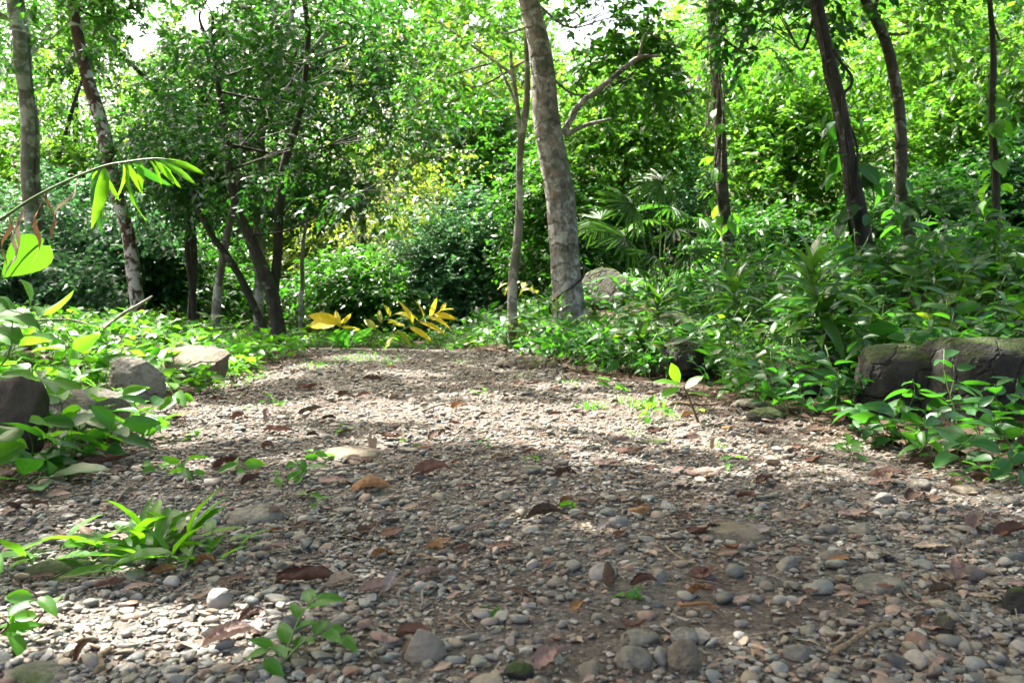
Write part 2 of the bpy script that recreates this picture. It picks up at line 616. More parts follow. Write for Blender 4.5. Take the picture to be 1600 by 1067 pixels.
M['palm'] = leaf_mat('leaf_palm', (.012, .055, .014), (.04, .105, .02), (.04, .16, .012), (.12, .30, .02), .4, .42, .2, spec=.35)
M['moss'] = leaf_mat('moss_green', (.05, .10, .01), (.10, .17, .015), (.10, .20, .01), (.2, .3, .02), .3, .7)
M['stem'] = leaf_mat('stem_green', (.06, .11, .02), (.10, .15, .03), (.08, .16, .02), (.1, .2, .03), .1, .5)
M['stem_red'] = leaf_mat('stem_red', (.09, .045, .03), (.14, .07, .04), (.12, .06, .03), (.16, .08, .04), .1, .5)
M['bark_main'] = bark_mat('bark_main', (.070, .060, .053), (.33, .295, .27), (.54, .505, .475), .50, 12.0, (.05, .055, .025), .7, .45, .35, (.32, .22, .18))
M['bark_pale'] = bark_mat('bark_pale', (.07, .06, .05), (.21, .19, .165), (.42, .40, .36), .50, 5.5, (.09, .10, .025), .7)
M['bark_mottle'] = bark_mat('bark_mottle', (.035, .022, .016), (.10, .060, .042), (.52, .50, .48), .50, 8.0, None, 0, 0, .5)
M['bark_dark'] = bark_mat('bark_dark', (.014, .012, .010), (.050, .044, .036), (.16, .15, .125), .60, 8.0, (.03, .042, .010), .6)
M['bark_brown'] = bark_mat('bark_brown', (.024, .021, .017), (.082, .072, .058), (.26, .24, .21), .57, 8.0, (.05, .06, .015), .45, .3)
M['rock'] = rock_mat('rock_grey', (.13, .115, .085), (.27, .245, .19), .0, 5.0)
M['rock_pale'] = rock_mat('rock_pale', (.19, .17, .13), (.38, .35, .29), .15, 6.0)
M['rock_tan'] = rock_mat('rock_tan', (.12, .095, .065), (.23, .19, .13), .0, 5.0)
M['rock_moss'] = rock_mat('rock_moss', (.018, .017, .013), (.060, .055, .042), .66, 7.0, (.035, .055, .008))
M['rock_grn'] = rock_mat('rock_mossy_grey', (.045, .042, .033), (.13, .12, .095), .55, 6.0, (.05, .07, .012))
M['rock_dark'] = rock_mat('rock_dark', (.035, .026, .018), (.10, .075, .052), .15, 5.0)
M['pebble'] = pebble_mat('pebble_stone', True)
M['gravel'] = pebble_mat('gravel_stone', False)
M['ground'] = ground_mat('forest_soil', [(.3, (.030, .022, .014)), (.5, (.075, .052, .033)), (.7, (.12, .09, .055))], 1.2, 45, .02)
M['path'] = ground_mat('path_soil', [(.30, (.075, .046, .028)), (.46, (.11, .088, .070)), (.62, (.175, .155, .132)), (.75, (.11, .088, .068))], 1.6, 110, .008)
M['dead_red'] = litter_mat('dead_leaf_red', [(.075, .034, .022), (.135, .066, .043), (.19, .098, .064)])
M['dead_pink'] = litter_mat('dead_leaf_pink', [(.25, .165, .13), (.34, .235, .19), (.28, .18, .14)])
M['dead_dark'] = litter_mat('dead_leaf_dark', [(.045, .028, .018), (.10, .06, .035), (.075, .04, .025)])
M['dead_orange'] = litter_mat('dead_leaf_orange', [(.22, .105, .040), (.30, .155, .06), (.19, .095, .045)])
M['dead_tan'] = litter_mat('dead_leaf_tan', [(.34, .24, .15), (.42, .32, .22), (.30, .22, .16)])
M['dead_grey'] = litter_mat('dead_leaf_grey', [(.26, .21, .185), (.34, .28, .25), (.22, .18, .155)])
M['crumb'] = litter_mat('leaf_crumb', [(.08, .04, .025), (.15, .08, .05), (.28, .19, .14), (.20, .12, .07), (.10, .05, .03), (.32, .24, .17)])
M['wood'] = bark_mat('dry_wood', (.16, .11, .06), (.34, .25, .15), (.40, .33, .24), .6, 30.0, None, 0, 0, .3)
M['wood_grey'] = bark_mat('grey_wood', (.13, .11, .09), (.30, .26, .22), (.40, .37, .33), .55, 25.0, None, 0, 0, .3)

# ------------------------------------------------------------------ terrain
def graded(lo, hi, fine_lo, fine_hi, step, grow):
    a = list(np.arange(fine_lo, fine_hi + step / 2, step))
    s, v = step, a[-1]
    while v < hi:
        s *= grow; v += s; a.append(v)
    s, v = step, a[0]
    while v > lo:
        s *= grow; v -= s; a.insert(0, v)
    return np.array(a)


gx = graded(-220, 220, -4, 5, .09, 1.14)
gy = graded(-60, 330, 0.6, 11, .09, 1.13)
X, Y = np.meshgrid(gx, gy)
Zg = hgt(X, Y)
inpath = (X > xl(Y) + .06) & (X < xr(Y) - .06) & (Y < 9.6) & (Y > -1)
Zg = Zg - 0.02 * inpath
nx, ny = len(gx), len(gy)
ii = np.arange(ny - 1)[:, None] * nx + np.arange(nx - 1)[None]
Q = np.stack([ii, ii + 1, ii + nx + 1, ii + nx], -1).reshape(-1, 4)
tag(link('ground', mesh_np('ground', np.stack([X, Y, Zg], -1).reshape(-1, 3), [Q], True, None, None, M['ground'])), kind='structure')

py_ = np.arange(0.2, 9.6, .05)
ps = np.linspace(0, 1, 70)
PYg, PSg = np.meshgrid(py_, ps, indexing='ij')
edge = 0.10 * np.sin(PYg * 5.1) + .07 * np.sin(PYg * 11.7 + 1)
PXg = (xl(PYg) - .12 + edge) * (1 - PSg) + (xr(PYg) + .12 + edge) * PSg
PZg = hgt(PXg, PYg) + .006 - .03 * (sstep(.05, 0, PSg) + sstep(.95, 1, PSg))
ii = np.arange(len(py_) - 1)[:, None] * 70 + np.arange(69)[None]
Q = np.stack([ii, ii + 1, ii + 71, ii + 70], -1).reshape(-1, 4)
path = tag(link('path', mesh_np('path', np.stack([PXg, PYg, PZg], -1).reshape(-1, 3), [Q], True, None, None, M['path'])), kind='structure')

# ------------------------------------------------------------------ stones
def ico(sub):
    bm = bmesh.new()
    bmesh.ops.create_icosphere(bm, subdivisions=sub, radius=1.0)
    V = np.array([v.co[:] for v in bm.verts])
    F = np.array([[v.index for v in f.verts] for f in bm.faces])
    bm.free()
    return V, F


ICO = {k: ico(k) for k in (1, 2, 3, 4, 5)}


def rock_shape(sub, seed, amp=.22, planes=4, freq=1.6, pd=(.62, .92), fine=0.0):
    r = np.random.default_rng(seed)
    V, F = ICO[sub]
    P = V * (1 + amp * Noise(seed, 5, freq)(V))[:, None]
    for _ in range(planes):
        n = nrm(r.normal(size=3))
        d = r.uniform(*pd)
        e = np.maximum(P @ n - d, 0)
        P = P - n * (e * .88)[:, None]
    if fine:
        P = P * (1 + fine * Noise(seed + 9, 7, 7.0, .75)(P))[:, None]
    return P, F


def boulder(px, py, D, wpx, hpx, mat, label, seed, depth=1.0, sink=.25, yaw=0.0, planes=4, name='boulder', amp=.2, tilt=0.0, box=1.0):
    """px,py: middle of the visible foot of the stone at depth D"""
    if name == 'boulder' and py > 500:
        b = gp(px, py)
        D = b[1]
    else:
        b = at(px, py, D)
    w, h = pxm(wpx, D) / 2, pxm(hpx, D)
    P, F = rock_shape(5 if wpx > 60 else 4, seed, amp, planes, 1.7, (.52, .88), .05)
    P = P / np.abs(P).max(0)
    if box != 1.0:
        P = np.sign(P) * np.abs(P) ** box
        P = P * (1 + .05 * Noise(seed + 40, 6, 2.5)(P))[:, None]
    hz = h / (2 - 2 * sink) * 1.0
    P = P * np.array([w, w * depth, hz])
    me = mesh_np(name, P, [F], True, None, None, mat)
    o = tag(link(name, me, None, mat), label, 'boulder')
    o.location = (b[0], b[1] + w * depth * .8, b[2] + hz * (1 - 2 * sink))
    o.rotation_euler = (0, tilt, yaw)
    return o


boulder(-12, 715, 3.35, 125, 125, M['rock_dark'], 'dark brown boulder cut by the picture edge behind sunlit herbs', 11, .8, .2, .3, 7, amp=.3, box=.8)
boulder(115, 690, 3.9, 150, 85, M['rock'], 'low mossy grey boulder with cracks, nearest to the creeping herbs', 12, .9, .3, .2, 5)
boulder(206, 628, 4.9, 92, 82, M['rock_pale'], 'pale rounded boulder with sunlit top and dark split side', 13, .9, .2, .5, 6, amp=.26, box=.8)
boulder(296, 602, 6.0, 112, 60, M['rock_tan'], 'tan sloping boulder leaning against the pale rounded boulder', 14, .8, .25, -.3, 6, amp=.26, box=.85)
boulder(1560, 652, 4.0, 200, 132, M['rock_moss'], 'big dark mossy boulder with flat top on the bank', 15, .8, .18, .12, 4, amp=.2, box=.6)
boulder(1422, 648, 4.0, 130, 108, M['rock_moss'], 'upright dark block of stone joined to the big mossy boulder', 25, .9, .18, -.25, 6, amp=.22, box=.62)
boulder(1045, 552, 7.0, 175, 66, M['rock_moss'], 'flat mossy slab boulder below the strap-leaved cordylines', 16, .7, .25, .1, 4)
boulder(1074, 594, 5.7, 92, 64, M['rock_moss'], 'small dark mossy boulder behind the lone lit seedling', 17, .9, .2, .4, 4)
boulder(950, 484, 9.9, 84, 66, M['rock_grn'], 'grey boulder with mossy crown behind the thick tree', 18, .9, .15, .2, 3)
boulder(1248, 624, 5.0, 116, 64, M['rock_moss'], 'low mossy boulder half hidden by herbs below the tall cordyline', 19, .8, .25, .0, 4)
boulder(1205, 662, 3.9, 66, 24, M['rock_moss'], 'small mound of stone wrapped in bright moss at path edge', 20, .9, .35, .0, 2)
boulder(1175, 640, 4.5, 60, 16, M['rock'], 'long low grey stone lying at the foot of the bank', 21, .6, .3, .1, 3)
boulder(278, 547, 6.3, 32, 12, M['rock'], 'flat brown stone resting on top of the tan boulder', 22, .8, .1, .1, 3, 'stone')
boulder(830, 578, 6.9, 110, 20, M['rock_dark'], 'low dark ledge of stone at foot of the thick tree', 23, .6, .35, .05, 4)
boulder(940, 598, 5.6, 40, 10, M['rock'], 'grey flat stone on the edge below the thick tree', 24, .8, .3, .1, 3, 'stone')

# big single stones on the path: px,py of the centre, width, height px
BIG = [(660, 1024, 78, 56, 'pebble', .55, 'smooth rounded grey stone, largest at the lower edge of the path', .55),
       (1146, 834, 132, 34, 'rock_tan', .55, 'broad flat tan stone half buried beside curled leaves', .8),
       (402, 806, 104, 34, 'rock', .55, 'flat grey slab stone beside the lush strap-leaved clump', .9),
       (543, 709, 112, 15, 'rock_tan', .62, 'long thin grey slab set flush in the middle of the path', .9),
       (344, 946, 42, 38, 'pebble', .3, 'round olive grey stone sitting up on sunlit pebbles', .8),
       (86, 890, 92, 34, 'rock_moss', .5, 'greenish mossy stone under the overhanging clump leaves', .8),
       (62, 1062, 104, 30, 'rock_pale', .5, 'pale stone cut by the lower corner of the picture', .8),
       (1372, 916, 90, 34, 'rock', .5, 'rough lichen-spotted stone wider than its neighbours', .8),
       (1514, 904, 56, 32, 'pebble', .35, 'oblong olive stone beside a crumpled pink leaf', .7),
       (1282, 929, 42, 26, 'pebble', .35, 'long pale green stone pointing down to the path', .6),
       (1000, 1006, 64, 30, 'rock', .45, 'dark grey blocky stone beside the bluish one', .7),
       (1070, 1006, 46, 28, 'rock_pale', .4, 'bluish pale flat-faced stone touching a lichened one', .7),
       (1066, 1042, 58, 54, 'rock_tan', .4, 'yellowish lichened angular stone near the bottom edge', .8),
       (992, 1040, 62, 40, 'rock', .45, 'round grey-green stone with pale band near the bottom edge', .8),
       (812, 1056, 52, 32, 'rock_moss', .45, 'stone topped with vivid green moss at the bottom edge', .8),
       (1592, 956, 46, 46, 'rock_moss', .4, 'dark green stone at the picture edge below pink leaves', .8),
       (1474, 986, 42, 30, 'rock_dark', .4, 'dark brown stone half sunk in bare soil', .8),
       (942, 904, 46, 28, 'pebble', .4, 'grey stone with bumpy side just above the upright leaf', .8),
       (1146, 900, 32, 22, 'pebble', .35, 'blue-grey rounded triangular stone', .8),
       (966, 822, 32, 18, 'pebble', .35, 'dark grey oval stone tilted beside an orange leaf', .8),
       (1436, 764, 42, 18, 'rock', .4, 'flat grey stone under the herbs of the big mossy boulder', .8),
       (1566, 786, 52, 20, 'rock', .4, 'bluish flat stone at the picture edge beneath the herbs', .8),
       (1508, 770, 60, 18, 'rock_tan', .45, 'brownish slab among herbs near the picture edge', .8),
       (80, 756, 50, 14, 'rock_tan', .4, 'tan double-humped stone below the big dark boulder', .8),
       (666, 731, 32, 10, 'rock', .4, 'small pale grey slab above the curled brown leaf', .8),
       (636, 706, 40, 9, 'rock', .4, 'thin bluish slab right of the upright folded leaf', .8),
       (830, 740, 36, 12, 'rock_pale', .4, 'pale flat slab left of the ribbed pink leaf', .8),
       (1022, 692, 50, 10, 'rock_pale', .4, 'sun-bleached flat stone among pale leaves', .8),
       (476, 820, 24, 16, 'pebble', .3, 'egg-shaped grey stone by the pair of seedlings', .8),
       (540, 804, 34, 12, 'pebble', .4, 'long flat grey stone next to the egg-shaped one', .8),
       (470, 848, 26, 13, 'pebble', .35, 'light green-grey stone right of the orange leaf', .8),
       (100, 770, 28, 14, 'rock_tan', .35, 'rounded tan stone next to the double-humped one', .8)]
occ = []
for i, (px, py, w, h, mk, sink, lab, dep) in enumerate(BIG):
    c = gp(px, py + h * .2)
    D = c[1]
    hw, hh = pxm(w, D) / 2, pxm(h, D)
    lift = (CAMZ / math.hypot(D, CAMZ))
    hz = max(hh - 2 * hw * dep * lift * .8, hh * .45) / (2 - 2 * sink) * 1.1
    P, F = rock_shape(4, 100 + i, .16, 4, 1.5, (.62, .95), .012)
    P = P / np.abs(P).max(0) * np.array([hw, hw * dep, hz])
    o = tag(link('stone', mesh_np('stone', P, [F], True, None, None, M[mk]), None), lab, 'stone')
    o.location = (c[0], c[1], float(hgt(c[0], c[1])) + hz * (1 - 2 * sink) + .010)
    o.rotation_euler = (0, 0, rng.uniform(-.25, .25))
    occ.append((c[0], c[1], hw))
occ = np.array(occ)

# pebbles you can pick apart (children of the path) and the loose gravel mass
peb_me = []
for k in range(10):
    P, F = rock_shape(2 if k < 5 else 3, 300 + k, .22, 8, 1.5, (.48, .88))
    P = P / np.abs(P).max(0)
    peb_me.append(mesh_np('pebble', P, [F], True, None, None, M['pebble']))


def path_points(n, y0, y1, margin=.0, pw=1.0):
    u = rng.random(n * 3)
    y = y0 + (y1 - y0) * u ** pw
    x = rng.uniform(-1, 1, n * 3) * (y * .60 + .08)
    k = (x > xl(y) - margin + .10 * rng.normal(size=n * 3)) & (x < xr(y) + margin + .10 * rng.normal(size=n * 3))
    return x[k][:n], y[k][:n]


SOIL = Noise(31, 6, 2.2)
def soilmask(x, y):       # bare earth patches, mostly on the near sunless side
    P = np.stack([x, y, np.zeros_like(x)], -1)
    return np.exp(-(((x - .42) / .36) ** 2 + ((y - 1.62) / .20) ** 2)) * .5 + np.clip(SOIL(P) - .25, 0, 1) * 1.2


xs, ys = path_points(520, 1.25, 2.7, 0.0, 1.5)
cnt = 0
px_, py2_, pr_ = [], [], []
for x, y in zip(xs, ys):
    s = float(rng.lognormal(math.log(.0142), .40))
    if occ.size and np.any(np.hypot(occ[:, 0] - x, occ[:, 1] - y) < occ[:, 2] + s * .7): continue
    if px_ and np.any(np.hypot(np.array(px_) - x, np.array(py2_) - y) < np.array(pr_) + s * .75): continue
    o = link('pebble', peb_me[int(rng.integers(10))], path)
    a, b = rng.uniform(.55, 1.0), rng.uniform(.34, .66)
    o.scale = (s, s * a, s * b)
    o.rotation_euler = (rng.normal() * .22, rng.normal() * .22, rng.uniform(0, 6.28))
    o.location = (x, y, float(hgt(x, y)) + .006 + s * b * .40)
    px_.append(x); py2_.append(y); pr_.append(s)
    cnt += 1
    if cnt >= 300: break


def gravel(n, y0, y1, med, sig, sub, margin, pw, lift=.5, lim=(.002, .03)):
    x, y = path_points(n, y0, y1, margin, pw)
    keep = rng.random(len(x)) > np.clip(soilmask(x, y), 0, .85)
    x, y = x[keep], y[keep]
    s = np.clip(rng.lognormal(math.log(med), sig, len(x)), *lim)
    d = np.hypot(occ[None, :, 0] - x[:, None], occ[None, :, 1] - y[:, None]) - occ[None, :, 2] * .8
    keep = d.min(1) > 0
    x, y, s = x[keep], y[keep], s[keep]
    n = len(x)
    Vs = []
    tpl = [rock_shape(sub, 400 + k, .24, 7, 1.5, (.42, .85)) for k in range(8)]
    F = tpl[0][1]
    T = np.stack([t[0] / np.abs(t[0]).max(0) for t in tpl])
    V = T[rng.integers(8, size=n)]
    sc = np.stack([s, s * rng.uniform(.5, .95, n), s * rng.uniform(.28, .62, n)], -1)
    V = V * sc[:, None]
    az, tx = rng.uniform(0, 6.28, n), rng.normal(size=n) * .35
    c, sn = np.cos(tx)[:, None], np.sin(tx)[:, None]
    V = np.stack([V[..., 0], V[..., 1] * c - V[..., 2] * sn, V[..., 1] * sn + V[..., 2] * c], -1)
    c, sn = np.cos(az)[:, None], np.sin(az)[:, None]
    V = np.stack([V[..., 0] * c - V[..., 1] * sn, V[..., 0] * sn + V[..., 1] * c, V[..., 2]], -1)
    z = hgt(x, y) + .006 + sc[:, 2] * (lift + rng.uniform(-.3, .75, n))
    V = V + np.stack([x, y, z], -1)[:, None]
    Fs = (F[None] + (np.arange(n) * V.shape[1])[:, None, None]).reshape(-1, 3)
    return V.reshape(-1, 3), Fs, np.repeat(np.clip(rng.random(n), 0, 1), len(F)), np.repeat(rng.random(n) < (.2 if sub == 1 else .7), len(F))


g = MB()
gs = []
for args in ((2600, 1.2, 2.4, .0095, .36, 2, .05, 1.35), (19600, 1.2, 2.5, .0052, .44, 1, .05, 1.1), (700, 2.5, 5.0, .0125, .40, 2, .05, 1.2),
             (16400, 2.5, 4.6, .0061, .42, 1, .05, 1.1), (10000, 4.6, 8.3, .0078, .45, 1, .0, 1.0)):
    V, F, t, sm = gravel(*args)
    g.add(V, F, tint=t)
    gs.append(sm)
tag(link('gravel', g.mesh('gravel', M['gravel'], np.concatenate(gs))), 'loose grey and tan river gravel covering the forest path', 'gravel', kind='stuff')


# ------------------------------------------------------------------ trees
# gaps in the canopy: places on the ground (photo measurements) that the sun reaches, with radius in metres
GAPS = [(860, 652, .3), (980, 668, .28), (700, 652, .3), (565, 640, .35), (600, 645, .30), (540, 655, .26), (680, 640, .2), (470, 640, .25), (900, 650, .22), (960, 640, .25), (840, 690, .22), (760, 670, .2), (1015, 655, .2),
        (1050, 680, .2), (330, 650, .30), (400, 680, .22), (260, 690, .2), (640, 690, .2), (1110, 745, .13), (930, 720, .12), (60, 960, .15), (170, 965, .13), (270, 980, .13),
        (30, 940, .15), (420, 965, .10), (360, 1022, .09), (110, 1000, .10), (200, 930, .07), (150, 560, .5), (250, 590, .4), (200, 600, .35), (60, 640, .3), (120, 660, .3), (215, 640, .3),
        (230, 830, .14), (170, 835, .12), (300, 830, .1), (1050, 600, .2), (420, 590, .3), (480, 575, .3), (1000, 625, .25), (300, 735, .14), (480, 720, .15), (560, 560, .3), (1130, 700, .12),
        (1500, 690, .18), (1420, 690, .15), (1280, 560, .3), (1150, 570, .3), (640, 585, .25), (760, 620, .2), (880, 605, .2)]
GAP3 = [(gp(a, b), r * (1.12 if 600 < b < 725 and 250 < a < 1080 else 1.5 if b > 900 else 1)) for a, b, r in GAPS]
GAP3 += [(at(200, 270, 4.0), .28), (at(1046, 586, 3.75), .2), (at(60, 330, 4.0), .3), (at(30, 400, 4.0), .25), (at(90, 480, 4.2), .4), (at(300, 560, 5.5), .4), (at(250, 540, 6.5), .5),
         (at(510, 500, 8.6), .6), (at(620, 500, 8.7), .5), (at(680, 490, 8.6), .6), (at(820, 460, 9.4), .4), (at(1400, 430, 7.5), .5), (at(1550, 400, 8), .6), (at(860, 250, 8), .25), (at(850, 120, 8), .3),
         (at(1020, 320, 9.5), .5), (at(780, 540, 9), .5), (at(280, 440, 13.5), .8), (at(150, 410, 13), .6), (at(500, 440, 12.8), .8), (at(590, 480, 12.5), .6), (at(380, 460, 13), .6), (at(230, 470, 12), .4), (at(700, 420, 13.6), 1.0), (at(640, 470, 13.4), .6)]  # further openings cut into the crowns to bring sun onto these spots


def lit(P):
    keep = np.ones(len(P), bool)
    for c, r in GAP3:
        d = P - c
        t = d @ SUN
        dist = np.linalg.norm(d - t[:, None] * SUN, axis=1)
        keep &= ~((dist < r * (1 + .25 * np.sin(P[:, 0] * 9 + P[:, 1] * 7))) & (t > 1.6))
    return keep


def crown_points(r, lobes, n, leaf, clump=.34, per=8, droop=.25, flat=.5):
    vol = np.array([(l[1][0] * l[1][1] * l[1][2]) ** .8 for l in lobes])
    P, Fd, Up, S, Tn, CL = [], [], [], [], [], []
    for (c, rad), w in zip(lobes, vol / vol.sum()):
        nt = max(3, int(n * w / per))
        rad = np.asarray(rad, float)
        K = max(4, int(nt / 9))
        d = nrm(r.normal(size=(K, 3)))
        cl = d * (r.random(K)[:, None] ** .42) * rad
        k = r.integers(K, size=nt)
        off = r.normal(size=(nt, 3)) * clump * np.mean(rad) * .8 * np.array([1, 1, .6])
        o = cl[k] + off
        td = nrm(nrm(o / rad) * .7 + r.normal(size=(nt, 3)) * .55 + np.array([0, 0, -.05]))
        tl = leaf * per * .34 * r.uniform(.7, 1.3, nt)
        s = (np.arange(per) + .5) / per
        pos = o[:, None] + td[:, None] * (tl[:, None] * s)[..., None]
        pos[..., 2] -= droop * (tl[:, None] * s * s)
        side = nrm(np.cross(td, [0, 0, 1.0]))
        sg = np.where(np.arange(per) % 2, 1, -1)
        fw = td[:, None] * .55 + side[:, None] * sg[None, :, None] * .8 + r.normal(size=(nt, per, 3)) * .28
        fw[..., 2] -= droop
        up = r.normal(size=(nt, per, 3)) * flat
        up[..., 2] += .9
        P.append((np.asarray(c) + pos).reshape(-1, 3))
        Fd.append(fw.reshape(-1, 3)); Up.append(up.reshape(-1, 3))
        S.append((leaf * r.uniform(.65, 1.25, (nt, per))).ravel())
        tn = r.normal(size=K) * .16
        Tn.append(np.clip(.5 + tn[k][:, None] + r.normal(size=(nt, per)) * .16, 0, 1).ravel())
        CL.append(np.asarray(c) + cl)
    return np.vstack(P), np.vstack(Fd), np.vstack(Up), np.concatenate(S), np.concatenate(Tn), CL


SKYGAP = [(225, 65, 34), (205, 40, 25), (960, 22, 60), (915, 40, 45), (1005, 10, 40), (880, 60, 22), (315, 30, 26), (470, 20, 18), (640, 22, 18), (740, 30, 16), (330, 5, 30), (940, 85, 14)]


def sky_clear(P):
    """natural openings in the far canopy"""
    d = P - np.array([0, 0, CAMZ])
    f = d[:, 1] * CP - d[:, 2] * SP
    u = d[:, 1] * SP + d[:, 2] * CP
    px = W0 / 2 + FPX * d[:, 0] / np.maximum(f, .1)
    py = H0 / 2 - FPX * u / np.maximum(f, .1)
    k = np.ones(len(P), bool)
    for a, b, r in SKYGAP:
        rr = .8 * r * (1 + .35 * np.sin(P[:, 0] * 5.3 + P[:, 2] * 6.1))
        k &= ~(((px - a) ** 2 + (py - b) ** 2) < rr ** 2)
    return k | (P[:, 1] < 9)


def tree(label, trunk, lobes, n, leaf, lm, bm, tpl='six', limbs=(), group=None, seed=0, rough=.12, cull=True, sides=12, stems=(), droop=.25, clump=.34, roots=False, name='forest_tree', flat=.5, cat='tree', bare=False):
    """trunk: rows x,y,z,radius; limbs: lists of such rows; lobes: (centre, radii)"""
    r = np.random.default_rng(seed + 1000)
    trunk = np.asarray(trunk, float)
    base = trunk[0, :3].copy()
    root = empty(name, base, label, cat, group)
    L = np.linalg.norm(np.diff(trunk[:, :3], axis=0), axis=1).sum()
    for k, tr in enumerate([trunk] + [np.asarray(s, float) for s in stems]):
        S = spline(tr, max(14, int(L / .12)))
        S[:, :3] += .012 * np.stack([np.sin(S[:, 2] * 5 + seed), np.cos(S[:, 2] * 4.1 + seed), 0 * S[:, 2]], -1)
        V, q, t = tube(S[:, :3], np.maximum(S[:, 3], .004), sides, rough, seed + k)
        link('trunk', mesh_np('trunk', V - base, [q, t], True, None, None, bm), root)
    if roots:
        for a in roots:
            d = np.array([math.cos(a), math.sin(a), 0])
            R0 = trunk[0, 3]
            pts = []
            for s in (0.2, .8, 1.5, 2.4, 3.4):
                p = base + d * R0 * s
                pts.append([p[0], p[1], float(hgt(p[0], p[1])) + R0 * (1.4 * max(0, 1 - s / 1.7) ** 2) + .02 - .02 * s, R0 * (.55 - .13 * s)])
            S = spline(pts, 12)
            V, q, t = tube(S[:, :3], np.maximum(S[:, 3], .01), 8, .15, seed + 5)
            link('root', mesh_np('root', V - base, [q, t], True, None, None, bm), root)
    for k, lb in enumerate(limbs):
        S = spline(lb, max(10, len(lb) * 6))
        V, q, t = tube(S[:, :3], np.maximum(S[:, 3], .003), 7, .12, seed + 20 + k)
        link('limb', mesh_np('limb', V - base, [q, t], True, None, None, bm), root)
    if lobes:
        hi = [l for l in lobes if l[0][2] > 3.7 and l[0][1] < 11]
        lo = [l for l in lobes if not (l[0][2] > 3.7 and l[0][1] < 11)]
        sets = []
        if lo:
            sets.append(crown_points(r, lo, int(n * 1.35 * len(lo) / len(lobes) * (.62 if hi else 1)), leaf * 1.08, clump, 8, droop, flat))
        if hi:
            area = sum(math.pi * l[1][0] * l[1][1] for l in hi)
            sets.append(crown_points(r, hi, int((2.9 if 'behind the viewer' in label or 'roof' in label or 'overhang' in label else 1.5) * area / (.15 ** 2 * .27)), .15, .42, 8, droop, .35))
        P, Fd, Up, Sz, Tn = (np.concatenate([q[i] for q in sets]) for i in range(5))
        CL = sum([q[5] for q in sets], [])
        lobes = lo + hi
        keep = sky_clear(P)
        if cull:
            keep &= lit(P)
        P, Fd, Up, Sz, Tn = P[keep], Fd[keep], Up[keep], Sz[keep], Tn[keep]
        me = leaf_mesh('crown', tpl, P, Fd, Up, Sz, Tn, lm, base)
        link('crown', me, root)
        for (c, rad), cl in zip(lobes, CL):
            c = np.asarray(c, float)
            m = MB()
            cand = trunk[trunk[:, 2] < c[2] + .2]
            if len(cand) == 0: cand = trunk[-1:]
            S0 = spline(trunk, 40)
            sc = np.linalg.norm(S0[:, :3] - c, axis=1) + np.where(S0[:, 2] > c[2] - .15 * rad[2], 3, 0)
            a = S0[np.argmin(sc)]
            rr = min(a[3] * .5, .008 + .014 * np.mean(rad))
            midp = (a[:3] + c) / 2 + np.array([0, 0, -.12 * np.linalg.norm(c - a[:3])]) + r.normal(size=3) * .08
            S = spline(np.array([list(a[:3]) + [rr], list(midp) + [rr * .75], list(c) + [rr * .5]]), 10)
            m.tube(S[:, :3], np.maximum(S[:, 3], .004), 6)
            for q in r.permutation(len(cl))[:5]:
                e = cl[q]
                mm = c * .55 + e * .45 + r.normal(size=3) * .1 * np.mean(rad)
                s0 = S[int(r.integers(5, 10)), :3]
                B = spline(np.array([s0, mm, e]), 7)
                m.tube(B, np.linspace(rr * .42, .004, 7), 4)
            link('limb', m.mesh('limb', bm, True, base), root)
    return root


def trk(D, rows, dy=0.0, ws=1.0):
    """trunk centre line measured in the photo, at depth D"""
    out = []
    for i, (px, py, w) in enumerate(rows):
        p = at(px, py, D + dy * i)
        out.append([*p, pxm(w * ws, D) / 2])
    return out


def grounded(t):
    """start the trunk a little below the terrain"""
    t = [list(r) for r in t]
    g0 = float(hgt(t[0][0], t[0][1]))
    r0 = t[0][3]
    if t[0][2] > g0 - .03:
        t.insert(0, [t[0][0], t[0][1], g0 - .08, r0 * 1.15])
    return t


def lob(px, py, D, wpx, hpx, dep=None):
    c = at(px, py, D)
    rx, rz = pxm(wpx, D) / 2, pxm(hpx, D) / 2
    return (c, (rx, rx * .8 if dep is None else dep, rz))


# --- the thick tree and those whose trunks stand out
t1 = trk(8.0, [(893, 575, 86), (890, 530, 66), (888, 470, 55), (884, 400, 50), (872, 300, 47), (858, 200, 43), (845, 100, 39), (828, 0, 34), (800, -160, 30), (765, -330, 25), (735, -520, 16), (720, -640, 9)], ws=0.94)
tree('thick leaning tree with ringed grey-pink bark where the path bends', grounded(t1),
     [((-.9, 7.2, 5.4), (1.7, 1.8, .9)), ((.9, 8.6, 5.2), (1.5, 1.6, .8)), lob(985, 120, 8.9, 190, 70, .5), lob(945, 30, 8.9, 170, 60, .4)],
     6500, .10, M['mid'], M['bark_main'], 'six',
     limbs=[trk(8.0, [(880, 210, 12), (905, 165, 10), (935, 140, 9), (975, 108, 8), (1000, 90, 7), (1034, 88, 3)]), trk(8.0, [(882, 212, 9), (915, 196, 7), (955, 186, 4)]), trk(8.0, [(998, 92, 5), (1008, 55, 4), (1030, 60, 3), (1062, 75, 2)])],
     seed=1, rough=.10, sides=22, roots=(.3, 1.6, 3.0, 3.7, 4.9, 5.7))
t2 = trk(8.7, [(801, 520, 18), (803, 440, 15), (808, 360, 13), (813, 280, 11), (815, 225, 11), (821, 160, 10), (824, 60, 8), (822, -60, 7), (815, -200, 5)])
